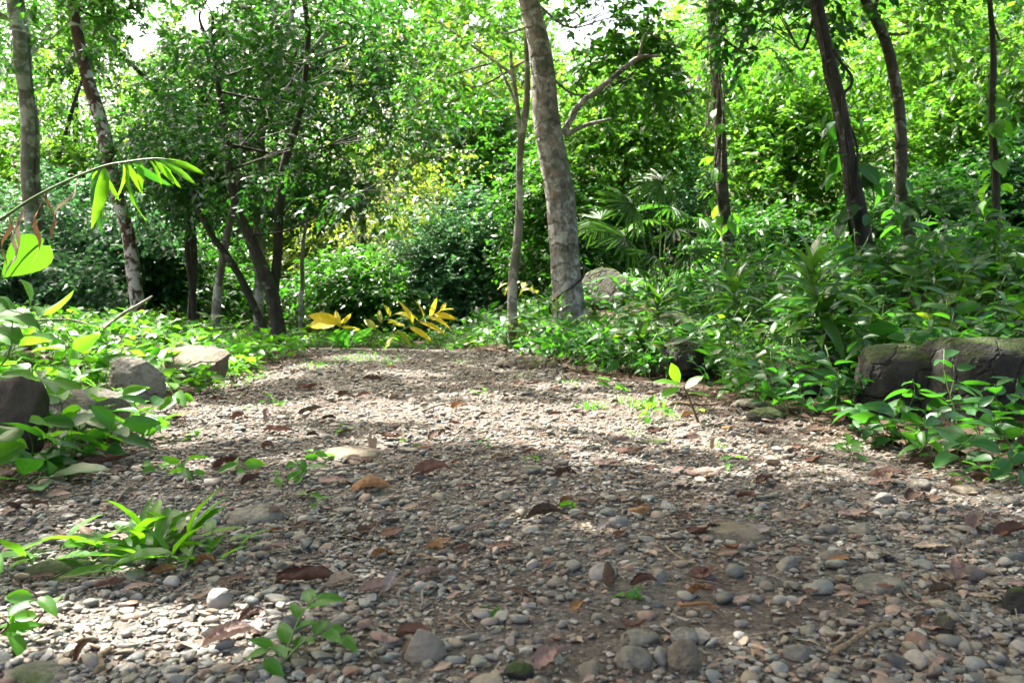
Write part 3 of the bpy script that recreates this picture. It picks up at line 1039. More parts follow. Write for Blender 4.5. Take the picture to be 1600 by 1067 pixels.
tree('slender forked tree with pale midsection just beside the thick tree', grounded(t2), [lob(760, 40, 9.0, 260, 120, .7), lob(690, 110, 9.4, 170, 110, .6), ((-.4, 9.2, 4.6), (1.3, 1.3, .8))], 2600, .085, M['bright'], M['bark_pale'], 'six',
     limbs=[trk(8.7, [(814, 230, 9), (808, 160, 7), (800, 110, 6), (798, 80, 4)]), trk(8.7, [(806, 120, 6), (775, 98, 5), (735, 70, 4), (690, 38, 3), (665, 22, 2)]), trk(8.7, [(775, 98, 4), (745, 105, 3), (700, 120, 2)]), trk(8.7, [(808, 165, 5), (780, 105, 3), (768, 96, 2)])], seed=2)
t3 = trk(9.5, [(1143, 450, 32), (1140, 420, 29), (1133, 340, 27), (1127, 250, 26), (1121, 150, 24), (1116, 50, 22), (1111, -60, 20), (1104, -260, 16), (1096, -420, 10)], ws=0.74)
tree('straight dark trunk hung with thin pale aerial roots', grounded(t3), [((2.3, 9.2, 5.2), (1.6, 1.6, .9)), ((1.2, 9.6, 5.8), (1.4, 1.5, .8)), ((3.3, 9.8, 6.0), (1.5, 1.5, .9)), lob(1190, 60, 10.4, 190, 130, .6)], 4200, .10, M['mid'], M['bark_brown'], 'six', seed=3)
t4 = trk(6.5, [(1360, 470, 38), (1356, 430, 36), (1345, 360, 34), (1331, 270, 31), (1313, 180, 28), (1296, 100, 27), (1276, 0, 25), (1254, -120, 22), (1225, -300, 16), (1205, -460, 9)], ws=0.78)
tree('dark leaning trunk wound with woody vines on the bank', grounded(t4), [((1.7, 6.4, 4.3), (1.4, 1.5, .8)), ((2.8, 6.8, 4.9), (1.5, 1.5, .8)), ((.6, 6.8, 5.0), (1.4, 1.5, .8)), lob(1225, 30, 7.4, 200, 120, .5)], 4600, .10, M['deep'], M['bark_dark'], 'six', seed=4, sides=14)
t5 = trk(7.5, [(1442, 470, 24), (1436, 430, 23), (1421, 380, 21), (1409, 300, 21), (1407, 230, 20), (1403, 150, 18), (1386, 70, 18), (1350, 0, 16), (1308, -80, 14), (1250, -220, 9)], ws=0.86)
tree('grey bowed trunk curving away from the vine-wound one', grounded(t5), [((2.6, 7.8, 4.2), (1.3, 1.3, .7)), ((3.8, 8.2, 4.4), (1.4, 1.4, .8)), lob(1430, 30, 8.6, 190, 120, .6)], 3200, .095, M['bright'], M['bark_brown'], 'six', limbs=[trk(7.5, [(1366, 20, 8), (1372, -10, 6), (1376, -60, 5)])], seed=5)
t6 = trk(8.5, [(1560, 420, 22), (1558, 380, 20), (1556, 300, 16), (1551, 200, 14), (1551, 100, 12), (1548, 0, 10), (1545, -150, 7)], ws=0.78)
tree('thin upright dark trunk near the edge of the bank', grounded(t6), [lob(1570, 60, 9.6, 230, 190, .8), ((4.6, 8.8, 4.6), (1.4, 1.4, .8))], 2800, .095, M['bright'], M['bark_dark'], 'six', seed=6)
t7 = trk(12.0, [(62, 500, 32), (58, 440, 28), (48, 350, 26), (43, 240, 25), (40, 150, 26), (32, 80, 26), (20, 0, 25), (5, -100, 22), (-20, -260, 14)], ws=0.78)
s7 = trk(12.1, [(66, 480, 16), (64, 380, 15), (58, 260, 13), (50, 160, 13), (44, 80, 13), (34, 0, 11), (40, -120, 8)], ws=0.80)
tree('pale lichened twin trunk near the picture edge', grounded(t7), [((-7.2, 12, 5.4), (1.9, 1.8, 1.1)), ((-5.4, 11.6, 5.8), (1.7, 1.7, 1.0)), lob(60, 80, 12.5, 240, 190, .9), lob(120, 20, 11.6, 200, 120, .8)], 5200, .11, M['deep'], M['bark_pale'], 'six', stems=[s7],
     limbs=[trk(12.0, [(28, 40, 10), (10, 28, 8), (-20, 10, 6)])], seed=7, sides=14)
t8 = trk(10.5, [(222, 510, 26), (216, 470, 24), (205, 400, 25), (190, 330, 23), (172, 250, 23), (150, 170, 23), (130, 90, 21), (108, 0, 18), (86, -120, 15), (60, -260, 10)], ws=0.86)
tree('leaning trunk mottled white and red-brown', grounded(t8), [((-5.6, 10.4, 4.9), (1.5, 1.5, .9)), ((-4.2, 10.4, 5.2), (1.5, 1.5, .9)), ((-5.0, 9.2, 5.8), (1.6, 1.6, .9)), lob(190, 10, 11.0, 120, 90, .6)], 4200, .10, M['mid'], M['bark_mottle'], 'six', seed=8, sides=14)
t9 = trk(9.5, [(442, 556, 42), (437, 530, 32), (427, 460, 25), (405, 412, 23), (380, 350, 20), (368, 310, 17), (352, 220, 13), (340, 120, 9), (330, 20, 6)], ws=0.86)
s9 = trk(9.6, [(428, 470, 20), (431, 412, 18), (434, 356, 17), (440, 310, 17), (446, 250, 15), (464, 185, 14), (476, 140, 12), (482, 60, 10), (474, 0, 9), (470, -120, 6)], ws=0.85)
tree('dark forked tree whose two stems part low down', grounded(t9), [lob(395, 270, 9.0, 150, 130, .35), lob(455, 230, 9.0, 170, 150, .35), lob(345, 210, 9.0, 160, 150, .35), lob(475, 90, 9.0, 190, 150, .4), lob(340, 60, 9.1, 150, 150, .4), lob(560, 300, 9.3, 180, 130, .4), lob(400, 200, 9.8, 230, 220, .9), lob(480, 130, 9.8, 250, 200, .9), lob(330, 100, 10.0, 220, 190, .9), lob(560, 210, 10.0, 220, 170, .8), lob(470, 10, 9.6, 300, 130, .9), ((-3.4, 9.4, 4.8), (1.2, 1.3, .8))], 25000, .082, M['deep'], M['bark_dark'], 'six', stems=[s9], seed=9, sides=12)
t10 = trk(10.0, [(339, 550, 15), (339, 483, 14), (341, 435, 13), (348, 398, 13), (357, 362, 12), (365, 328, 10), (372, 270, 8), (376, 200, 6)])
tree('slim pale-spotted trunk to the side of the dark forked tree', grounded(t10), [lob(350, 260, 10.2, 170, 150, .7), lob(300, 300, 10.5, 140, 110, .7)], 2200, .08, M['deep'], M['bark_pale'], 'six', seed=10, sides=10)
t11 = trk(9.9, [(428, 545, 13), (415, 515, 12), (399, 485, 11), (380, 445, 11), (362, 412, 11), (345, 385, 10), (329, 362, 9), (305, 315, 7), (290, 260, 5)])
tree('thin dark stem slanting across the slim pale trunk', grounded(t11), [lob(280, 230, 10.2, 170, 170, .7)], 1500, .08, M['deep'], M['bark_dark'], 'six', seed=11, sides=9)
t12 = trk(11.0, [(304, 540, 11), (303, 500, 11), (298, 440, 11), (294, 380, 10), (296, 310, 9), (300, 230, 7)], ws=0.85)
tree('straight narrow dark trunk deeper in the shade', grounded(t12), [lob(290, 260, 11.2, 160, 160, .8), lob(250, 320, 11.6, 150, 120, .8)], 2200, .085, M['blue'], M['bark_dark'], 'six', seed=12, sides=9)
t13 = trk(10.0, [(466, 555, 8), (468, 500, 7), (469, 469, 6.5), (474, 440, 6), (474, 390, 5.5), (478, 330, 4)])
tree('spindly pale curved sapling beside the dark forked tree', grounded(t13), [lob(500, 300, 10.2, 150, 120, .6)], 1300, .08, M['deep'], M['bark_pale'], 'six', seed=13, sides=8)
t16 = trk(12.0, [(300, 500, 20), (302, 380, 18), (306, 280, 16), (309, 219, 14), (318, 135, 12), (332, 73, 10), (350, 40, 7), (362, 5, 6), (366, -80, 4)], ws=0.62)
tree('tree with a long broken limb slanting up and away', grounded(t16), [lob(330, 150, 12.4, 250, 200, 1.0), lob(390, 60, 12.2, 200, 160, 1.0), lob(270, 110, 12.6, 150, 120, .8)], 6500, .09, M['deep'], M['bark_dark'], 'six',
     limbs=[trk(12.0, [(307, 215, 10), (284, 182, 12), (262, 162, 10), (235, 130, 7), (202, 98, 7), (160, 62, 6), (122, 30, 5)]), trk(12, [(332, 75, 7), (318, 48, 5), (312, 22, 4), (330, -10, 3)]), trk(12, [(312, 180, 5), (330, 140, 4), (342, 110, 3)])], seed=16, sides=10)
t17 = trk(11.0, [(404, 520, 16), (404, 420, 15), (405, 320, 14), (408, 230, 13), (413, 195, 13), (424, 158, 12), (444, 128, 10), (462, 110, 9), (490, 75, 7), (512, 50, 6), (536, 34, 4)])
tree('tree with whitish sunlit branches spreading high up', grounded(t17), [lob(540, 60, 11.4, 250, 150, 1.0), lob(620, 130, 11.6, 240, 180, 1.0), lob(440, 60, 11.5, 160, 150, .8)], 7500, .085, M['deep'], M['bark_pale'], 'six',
     limbs=[trk(11, [(416, 185, 10), (422, 130, 9), (436, 85, 9), (450, 45, 8), (460, 0, 7), (466, -60, 5)]), trk(11, [(466, 105, 8), (490, 90, 7), (515, 80, 6), (541, 72, 5)]), trk(11, [(460, 112, 6), (495, 107, 5), (530, 110, 4), (574, 122, 3)]), trk(11, [(470, 180, 4), (495, 188, 3), (520, 196, 2)])], seed=17, sides=10)
t19 = trk(13.5, [(570, 540, 15), (570, 480, 14), (568, 430, 13), (566, 360, 11), (562, 280, 8)])
tree('short dark trunk in the gap behind the yellow leaves', grounded(t19), [lob(560, 330, 13.8, 200, 160, 1.0), lob(620, 270, 13.8, 220, 200, 1.0), lob(530, 400, 14.0, 160, 120, .8)], 4600, .085, M['olive'], M['bark_dark'], 'six', seed=19, sides=9)

# --- trees of the wall of forest, known by their crowns
WALL = [
    # px, D, foot width, crown lobes, count, leaf, material, label
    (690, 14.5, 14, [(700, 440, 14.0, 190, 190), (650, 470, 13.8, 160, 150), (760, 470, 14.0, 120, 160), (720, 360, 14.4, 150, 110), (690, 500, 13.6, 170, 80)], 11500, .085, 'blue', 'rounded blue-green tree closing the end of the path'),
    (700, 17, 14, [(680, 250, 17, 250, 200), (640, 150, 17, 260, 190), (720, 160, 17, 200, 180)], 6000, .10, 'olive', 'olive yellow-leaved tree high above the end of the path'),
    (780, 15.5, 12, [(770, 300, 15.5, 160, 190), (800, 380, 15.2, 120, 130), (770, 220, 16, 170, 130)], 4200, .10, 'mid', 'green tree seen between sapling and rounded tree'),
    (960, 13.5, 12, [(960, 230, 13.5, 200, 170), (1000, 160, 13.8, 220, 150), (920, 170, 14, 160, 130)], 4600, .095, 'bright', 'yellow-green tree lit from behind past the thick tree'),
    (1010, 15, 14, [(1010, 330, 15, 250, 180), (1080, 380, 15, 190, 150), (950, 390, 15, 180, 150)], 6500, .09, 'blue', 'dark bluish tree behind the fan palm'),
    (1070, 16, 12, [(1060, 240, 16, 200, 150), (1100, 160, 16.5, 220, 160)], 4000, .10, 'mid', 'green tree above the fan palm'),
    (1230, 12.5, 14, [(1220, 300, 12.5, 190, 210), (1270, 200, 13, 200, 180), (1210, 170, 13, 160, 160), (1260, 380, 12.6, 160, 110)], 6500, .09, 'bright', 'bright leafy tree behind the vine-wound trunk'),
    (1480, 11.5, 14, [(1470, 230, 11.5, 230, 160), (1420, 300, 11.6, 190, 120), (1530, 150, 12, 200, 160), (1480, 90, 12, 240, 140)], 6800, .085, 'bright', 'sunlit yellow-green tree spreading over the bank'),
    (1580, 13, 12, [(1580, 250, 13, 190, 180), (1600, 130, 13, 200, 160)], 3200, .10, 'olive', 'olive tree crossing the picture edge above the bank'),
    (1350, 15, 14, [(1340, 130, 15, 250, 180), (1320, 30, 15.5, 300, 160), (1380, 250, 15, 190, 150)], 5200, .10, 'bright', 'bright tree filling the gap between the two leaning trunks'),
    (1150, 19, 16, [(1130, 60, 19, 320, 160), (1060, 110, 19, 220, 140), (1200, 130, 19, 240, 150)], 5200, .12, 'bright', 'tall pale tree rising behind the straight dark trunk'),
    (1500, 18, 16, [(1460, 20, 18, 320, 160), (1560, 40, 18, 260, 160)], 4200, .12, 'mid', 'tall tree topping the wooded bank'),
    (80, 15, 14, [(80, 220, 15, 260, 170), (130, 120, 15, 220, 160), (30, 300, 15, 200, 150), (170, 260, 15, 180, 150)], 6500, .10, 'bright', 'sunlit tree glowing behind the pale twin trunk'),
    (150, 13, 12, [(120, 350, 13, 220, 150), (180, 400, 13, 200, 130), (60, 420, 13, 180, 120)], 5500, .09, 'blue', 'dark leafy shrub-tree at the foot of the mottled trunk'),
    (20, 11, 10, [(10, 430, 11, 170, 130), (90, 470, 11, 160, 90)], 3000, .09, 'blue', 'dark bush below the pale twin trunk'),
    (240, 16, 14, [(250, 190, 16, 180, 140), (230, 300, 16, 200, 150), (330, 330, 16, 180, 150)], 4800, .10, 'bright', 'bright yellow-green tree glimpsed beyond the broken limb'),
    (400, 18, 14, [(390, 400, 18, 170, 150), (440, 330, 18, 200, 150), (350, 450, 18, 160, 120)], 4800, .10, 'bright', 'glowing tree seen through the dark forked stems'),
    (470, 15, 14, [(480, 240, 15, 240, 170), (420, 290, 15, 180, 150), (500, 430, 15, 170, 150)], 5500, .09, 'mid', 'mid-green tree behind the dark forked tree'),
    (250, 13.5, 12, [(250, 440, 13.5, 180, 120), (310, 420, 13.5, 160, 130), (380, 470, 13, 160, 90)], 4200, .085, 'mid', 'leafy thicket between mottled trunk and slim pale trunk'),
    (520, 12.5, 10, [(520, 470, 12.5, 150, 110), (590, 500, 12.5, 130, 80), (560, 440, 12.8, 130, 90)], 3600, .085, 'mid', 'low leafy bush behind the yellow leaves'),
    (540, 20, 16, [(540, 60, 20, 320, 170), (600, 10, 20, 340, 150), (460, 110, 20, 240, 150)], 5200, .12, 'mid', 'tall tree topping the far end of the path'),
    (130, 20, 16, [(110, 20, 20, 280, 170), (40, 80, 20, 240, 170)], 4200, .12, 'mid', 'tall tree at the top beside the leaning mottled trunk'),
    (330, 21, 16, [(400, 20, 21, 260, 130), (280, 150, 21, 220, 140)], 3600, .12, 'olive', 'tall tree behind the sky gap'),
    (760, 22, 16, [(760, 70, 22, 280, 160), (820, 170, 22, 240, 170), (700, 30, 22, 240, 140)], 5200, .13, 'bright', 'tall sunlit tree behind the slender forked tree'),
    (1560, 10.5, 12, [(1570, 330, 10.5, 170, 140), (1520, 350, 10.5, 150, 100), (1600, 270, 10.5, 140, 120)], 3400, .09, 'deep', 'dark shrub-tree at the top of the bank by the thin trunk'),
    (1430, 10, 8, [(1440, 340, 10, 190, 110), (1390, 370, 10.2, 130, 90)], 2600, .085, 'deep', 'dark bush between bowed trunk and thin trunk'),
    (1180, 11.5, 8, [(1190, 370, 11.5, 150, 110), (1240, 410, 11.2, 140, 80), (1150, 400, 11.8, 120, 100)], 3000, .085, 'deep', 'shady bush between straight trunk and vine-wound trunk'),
    (860, 13, 8, [(850, 400, 13, 130, 130), (920, 360, 13, 130, 120), (850, 300, 13, 130, 130)], 3200, .09, 'mid', 'leafy bush directly behind the thick trunk'),
]
WROOT = []
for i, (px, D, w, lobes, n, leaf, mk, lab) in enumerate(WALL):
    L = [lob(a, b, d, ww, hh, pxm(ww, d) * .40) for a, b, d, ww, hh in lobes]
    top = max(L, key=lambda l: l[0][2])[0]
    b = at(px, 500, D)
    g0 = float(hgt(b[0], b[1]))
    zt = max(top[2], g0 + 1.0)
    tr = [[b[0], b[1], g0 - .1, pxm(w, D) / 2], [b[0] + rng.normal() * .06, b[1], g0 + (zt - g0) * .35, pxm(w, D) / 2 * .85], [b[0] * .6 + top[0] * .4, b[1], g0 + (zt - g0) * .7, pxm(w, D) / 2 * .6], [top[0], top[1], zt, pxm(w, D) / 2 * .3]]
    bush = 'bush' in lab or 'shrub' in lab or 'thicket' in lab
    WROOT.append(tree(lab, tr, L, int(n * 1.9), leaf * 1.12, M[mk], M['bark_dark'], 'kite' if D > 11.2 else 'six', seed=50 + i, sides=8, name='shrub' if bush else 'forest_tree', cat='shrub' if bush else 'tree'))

# --- the wood goes on at both sides of the picture: copies of whole trees
for k, (src, ang, lab) in enumerate(((12, .36, 'sunlit tree standing beyond the pale twin trunk outside the picture'), (21, .42, 'tall tree past the pale twin trunk outside the picture'), (13, .40, 'dark shrub-tree past the dark brown boulder outside the picture'),
                                     (15, .62, 'yellow-green tree well past the dark brown boulder outside the picture'), (17, .75, 'mid-green tree furthest past the ginger stalk outside the picture'), (7, -.38, 'yellow-green tree past the big mossy boulder outside the picture'),
                                     (9, -.48, 'bright tree further past the big mossy boulder outside the picture'), (11, -.40, 'tall tree past the wooded bank top outside the picture'), (6, -.66, 'leafy tree furthest along the bank outside the picture'), (16, .95, 'glowing tree far past the ginger stalk outside the picture'), (18, .55, 'leafy thicket past the ginger stalk outside the picture'), (14, .35, 'dark bush past the ginger stalk outside the picture'), (20, .7, 'tall tree far past the ginger stalk outside the picture'), (24, -.30, 'dark shrub-tree past the bank top outside the picture'))):
    a = WROOT[src]
    o = a.copy()
    COL.objects.link(o)
    x, y = a.location[0], a.location[1]
    nx_, ny_ = x * math.cos(ang) - y * math.sin(ang), x * math.sin(ang) + y * math.cos(ang)
    o.location = (nx_, ny_, float(hgt(nx_, ny_)) - .1)
    o.rotation_euler = (0, 0, ang + .8)
    o['label'] = lab
    for ch in list(a.children):
        c = ch.copy()
        COL.objects.link(c)
        c.parent = o

# --- unseen trees added so their crowns shade the path
SHADE_TREES = [((-4.3, 3.2), [((-2.1, 3.9, 5.8), (1.3, 1.0, .5)), ((-1.2, 4.6, 5.9), (1.1, 1.0, .5)), ((-3.4, 4.0, 4.4), (1.7, 1.5, .7)), ((-2.2, 3.4, 5.0), (1.5, 1.4, .7)), ((-3.6, 5.6, 5.2), (1.6, 1.5, .8)), ((-4.6, 2.6, 5.2), (1.6, 1.5, .8))], 5200, .12, 'unseen added shade tree beside the path whose crown overhangs the ginger stalk'),
        ((-5.2, 6.4), [((-4.9, 6.6, 4.3), (1.6, 1.6, .7)), ((-3.6, 7.2, 5.2), (1.6, 1.5, .8)), ((-5.6, 5.2, 5.4), (1.6, 1.5, .8))], 4200, .12, 'unseen added shade tree roofing the sunlit herbs by the pale boulder'),
        ((3.4, 2.6), [((2.6, 2.8, 4.4), (1.5, 1.5, .7)), ((1.2, 3.2, 5.2), (1.6, 1.5, .8)), ((3.2, 4.2, 4.8), (1.6, 1.5, .8)), ((-.3, 3.0, 5.8), (1.5, 1.4, .7))], 5200, .12, 'unseen added shade tree overhanging the path in front of the big mossy boulder'),
        ((-2.6, -.8), [((-1.8, .6, 4.6), (1.7, 1.5, .7)), ((-3.0, 1.6, 5.0), (1.6, 1.5, .7)), ((-.2, .8, 5.2), (1.6, 1.5, .7)), ((-1.0, 2.6, 5.4), (1.6, 1.5, .7))], 5200, .12, 'unseen added tree behind the viewer shading the near gravel'),
        ((3.0, -1.4), [((1.6, .4, 5.0), (1.6, 1.5, .7)), ((2.8, .8, 5.2), (1.6, 1.5, .7)), ((3.6, -.8, 5.6), (1.6, 1.5, .7))], 3000, .12, 'unseen added shade tree behind the viewer opposite the near gravel')]
for i, ((x, y), L, n, leaf, lab) in enumerate(SHADE_TREES):
    g0 = float(hgt(x, y))
    tr = [[x, y, g0 - .1, .14], [x + .05, y, g0 + 1.6, .12], [x * .9 + L[0][0][0] * .1, y * .9 + L[0][0][1] * .1, g0 + 3.3, .10], [*L[0][0], .05]]
    tree(lab, tr, L, n, leaf, M['mid'], M['bark_brown'], 'kite', seed=90 + i, sides=9)

# --- far-off wood, one mass
r = np.random.default_rng(77)
n = 33000
yy = r.uniform(17.5, 40, n)
xx = r.uniform(-1.0, 1.0, n) * yy
zz = hgt(xx, yy) + r.random(n) ** .8 * (1.5 + .22 * (yy - 17) + (4.5 + 1.2 * np.sin(xx * .35) + 1.0 * np.sin(xx * .9 + yy)) * sstep(20, 28, yy))
P = np.stack([xx, yy, zz], -1)
k = sky_clear(P)
P = P[k]
nn = len(P)
up = r.normal(size=(nn, 3)) * .5 + np.array([0, -.2, .8])
me = leaf_mesh('far_wood', 'kite', P, r.normal(size=(nn, 3)) + np.array([0, 0, -.3]), up, r.uniform(.16, .34, nn), np.clip(.5 + .3 * np.sin(P[:, 0] * 1.1) + .2 * r.normal(size=nn), 0, 1), M['mid'])
tag(link('far_wood', me), 'far-off wooded slope seen through gaps between the trees', 'forest', kind='stuff')

# ------------------------------------------------------------------ undergrowth
def herb(r, base, height, nodes, leaf, lean=(0, 0), spread=.9, whorl=2):
    """one upright broad-leaved herb: stem polyline and leaf lists"""
    lx, ly = lean
    t = np.linspace(0, 1, 6)
    ph = r.uniform(0, 6.28)
    stem = np.stack([base[0] + lx * t ** 1.6 * height + .02 * np.sin(t * 5 + ph), base[1] + ly * t ** 1.6 * height, base[2] + height * t * (1 - .15 * (lx * lx + ly * ly))], -1)
    pos, fw, up, sz = [], [], [], []
    for i in range(nodes):
        s = .22 + .78 * (i + .6) / nodes
        p = np.array([np.interp(s, t, stem[:, k]) for k in range(3)])
        for w in range(whorl):
            a = ph + i * 1.55 + w * 2 * math.pi / whorl + r.normal() * .3
            e = r.uniform(-.45, .6) * (1.0 if s < .85 else 1.3)
            d = np.array([math.cos(a) * math.cos(e), math.sin(a) * math.cos(e), math.sin(e)])
            L = leaf * (1.15 - .55 * abs(s - .6)) * r.uniform(.75, 1.2) * (.6 if s > .93 else 1)
            pos.append(p + d * L * .12)
            fw.append(d)
            up.append(np.array([0, -.15, 1]) + r.normal(size=3) * .5)
            sz.append(L)
    return stem, np.array(pos), np.array(fw), np.array(up), np.array(sz)


def herb_field(spots, r, hrange, leafrange, tpl, mat, stem_mat, name, label, nodes=(3, 6)):
    P, Fd, U, S, T = [], [], [], [], []
    m = MB()
    for x, y in spots:
        z = float(hgt(x, y))
        h = r.uniform(*hrange)
        st, p, f, u, s = herb(r, (x, y, z), h, int(r.integers(*nodes)), r.uniform(*leafrange) * (1.3 if r.random() < .15 else .88), r.normal(size=2) * .3)
        m.tube(st, np.linspace(.0035, .0018, 6), 3)
        P.append(p); Fd.append(f); U.append(u); S.append(s)
        T.append(np.clip(r.normal(.5, .2) + r.normal(size=len(s)) * .12, 0, 1))
    P, Fd, U, S, T = map(np.concatenate, (P, Fd, U, S, T))
    o = tag(link(name, leaf_mesh(name, tpl, P, Fd, U, S, T, mat)), label, 'undergrowth', kind='stuff')
    link('stems', m.mesh('stems', stem_mat), o)
    return o


EXCL = []      # (x, y, r) kept clear: boulder fronts
for px, py, rr in ((1500, 640, .42), (206, 630, .36), (206, 650, .2), (115, 690, .2), (1072, 602, .26), (1040, 556, .34), (1075, 612, .16), (1000, 560, .2), (296, 600, .22), (1245, 632, .22), (948, 500, .4), (950, 515, .4)):
    c = gp(px, py)
    EXCL.append((c[0], c[1], rr))
EX = np.array(EXCL)


def bank_spots(n, side, y0, y1, d0, d1, pw=1.0, ypw=1.0, outside=False):
    out = []
    while len(out) < n:
        y = y0 + (y1 - y0) * rng.random() ** ypw
        d = d0 + (d1 - d0) * rng.random() ** pw
        x = float(xr(y)) + d if side > 0 else float(xl(y)) - d
        if (abs(x) > y * .64 + .3) != outside: continue
        if np.any(np.hypot(EX[:, 0] - x, EX[:, 1] - y) < EX[:, 2]): continue
        out.append((x, y))
    return out


r = np.random.default_rng(5)
herb_field(bank_spots(620, 1, 3.2, 7.5, .05, 3.4, .9), r, (.12, .36), (.06, .11), 'ovate', M['herb'], M['stem'], 'undergrowth', 'dense low broad-leaved undergrowth covering the near bank')
herb_field(bank_spots(1500, 1, 5.0, 13, .3, 6.0, .8), r, (.14, .40), (.08, .14), 'six', M['herb'], M['stem'], 'undergrowth', 'dense undergrowth further up the bank around the trunks')
herb_field(bank_spots(190, 1, 3.6, 8.5, .25, 3.6, .9), r, (.22, .48), (.10, .19), 'lanceherb', M['cord'], M['stem'], 'undergrowth', 'taller narrow-leaved dark herbs mixed into the bank', (4, 7))
herb_field(bank_spots(110, 1, 5.2, 8.8, 1.4, 4.2, .9), r, (.40, .72), (.12, .20), 'lanceherb', M['herb'], M['stem'], 'undergrowth', 'tall leafy stems standing around the trunk bases', (5, 8))
herb_field(bank_spots(60, 1, 3.6, 9, .1, 3.6, .9), r, (.15, .38), (.07, .13), 'ovate', M['yelherb'], M['stem'], 'undergrowth', 'scattered yellowing herbs on the bank')
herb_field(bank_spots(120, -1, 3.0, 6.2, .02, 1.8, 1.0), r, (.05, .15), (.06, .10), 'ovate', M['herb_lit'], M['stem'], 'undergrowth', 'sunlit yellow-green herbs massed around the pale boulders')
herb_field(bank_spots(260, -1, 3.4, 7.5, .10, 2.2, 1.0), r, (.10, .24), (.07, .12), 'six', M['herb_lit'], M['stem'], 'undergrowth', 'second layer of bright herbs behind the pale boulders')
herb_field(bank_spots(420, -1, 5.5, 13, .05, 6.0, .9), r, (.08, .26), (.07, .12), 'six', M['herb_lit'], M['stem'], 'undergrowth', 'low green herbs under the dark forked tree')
sp = []
while len(sp) < 260:
    y = rng.uniform(7.9, 12.5); x = rng.uniform(-2.6, .8)
    if y < 8.5 + .3 * math.sin(x * 4) and rng.random() < .75: continue
    sp.append((x, y))
herb_field(sp, r, (.07, .24), (.06, .11), 'six', M['herb_lit'], M['stem'], 'undergrowth', 'low herbs closing the far end of the path')

herb_field(bank_spots(330, -1, 1.2, 8, .1, 4.5, .9, 1.0, True), r, (.08, .30), (.08, .13), 'six', M['herb_lit'], M['stem'], 'undergrowth', 'bright herbs carrying on outside the picture past the dark brown boulder')
herb_field(bank_spots(330, 1, 1.2, 8, .1, 4.5, .9, 1.0, True), r, (.10, .36), (.08, .13), 'six', M['herb'], M['stem'], 'undergrowth', 'undergrowth carrying on outside the picture past the big mossy boulder')
# single plants ---------------------------------------------------------------------------------
LEAFME = {k: mesh_np('leaf', TPL[k][0], [TPL[k][1]], True, {'tint': np.full(len(TPL[k][1]), .5)}, {'rib': TPL[k][2]}, M['herb']) for k in TPL}
for me in LEAFME.values(): me.materials[0] = M['herb']


def leaf_objs(root, tpl, pos, fw, up, sz, mat, base, wscale=1.0, nm='leaf'):
    Fm = frames(fw, up)
    for i in range(len(pos)):
        o = link(nm, LEAFME[tpl], root, mat)
        Mx = Matrix([[*(Fm[i][a]), float(pos[i][a] - base[a])] for a in range(3)] + [[0, 0, 0, 1]])
        o.matrix_basis = Mx @ Matrix.Diagonal((sz[i] * wscale, sz[i], sz[i], 1))


def plant(name, label, base, stems, sradius, leaves, tpl, mat, smat, group=None, cat='plant', wscale=1.0):
    root = empty(name, base, label, cat, group)
    for st in stems:
        m = MB()
        m.tube(spline(st, 12), np.linspace(sradius, sradius * .45, 12), 6)
        link('stem', m.mesh('stem', smat, True, base), root)
    pos, fw, up, sz = leaves
    leaf_objs(root, tpl, pos, fw, up, sz, mat, base, wscale)
    return root


def herb_plant(px, py, hpx, nodes, leafpx, label, mk='herb', tpl='ovate', lean=(0, 0), seed=0, whorl=2, name='herb', group=None, smat='stem', D=None):
    b = gp(px, py) if D is None else at(px, py, D)
    b[2] = float(hgt(b[0], b[1])) if D is None else b[2]
    D = b[1]
    r = np.random.default_rng(seed + 500)
    st, p, f, u, s = herb(r, b, pxm(hpx, D), nodes, pxm(leafpx, D), lean, whorl=whorl)
    return plant(name, label, b, [st], .0025, (p, f, u, s), tpl, M[mk], M[smat], group)


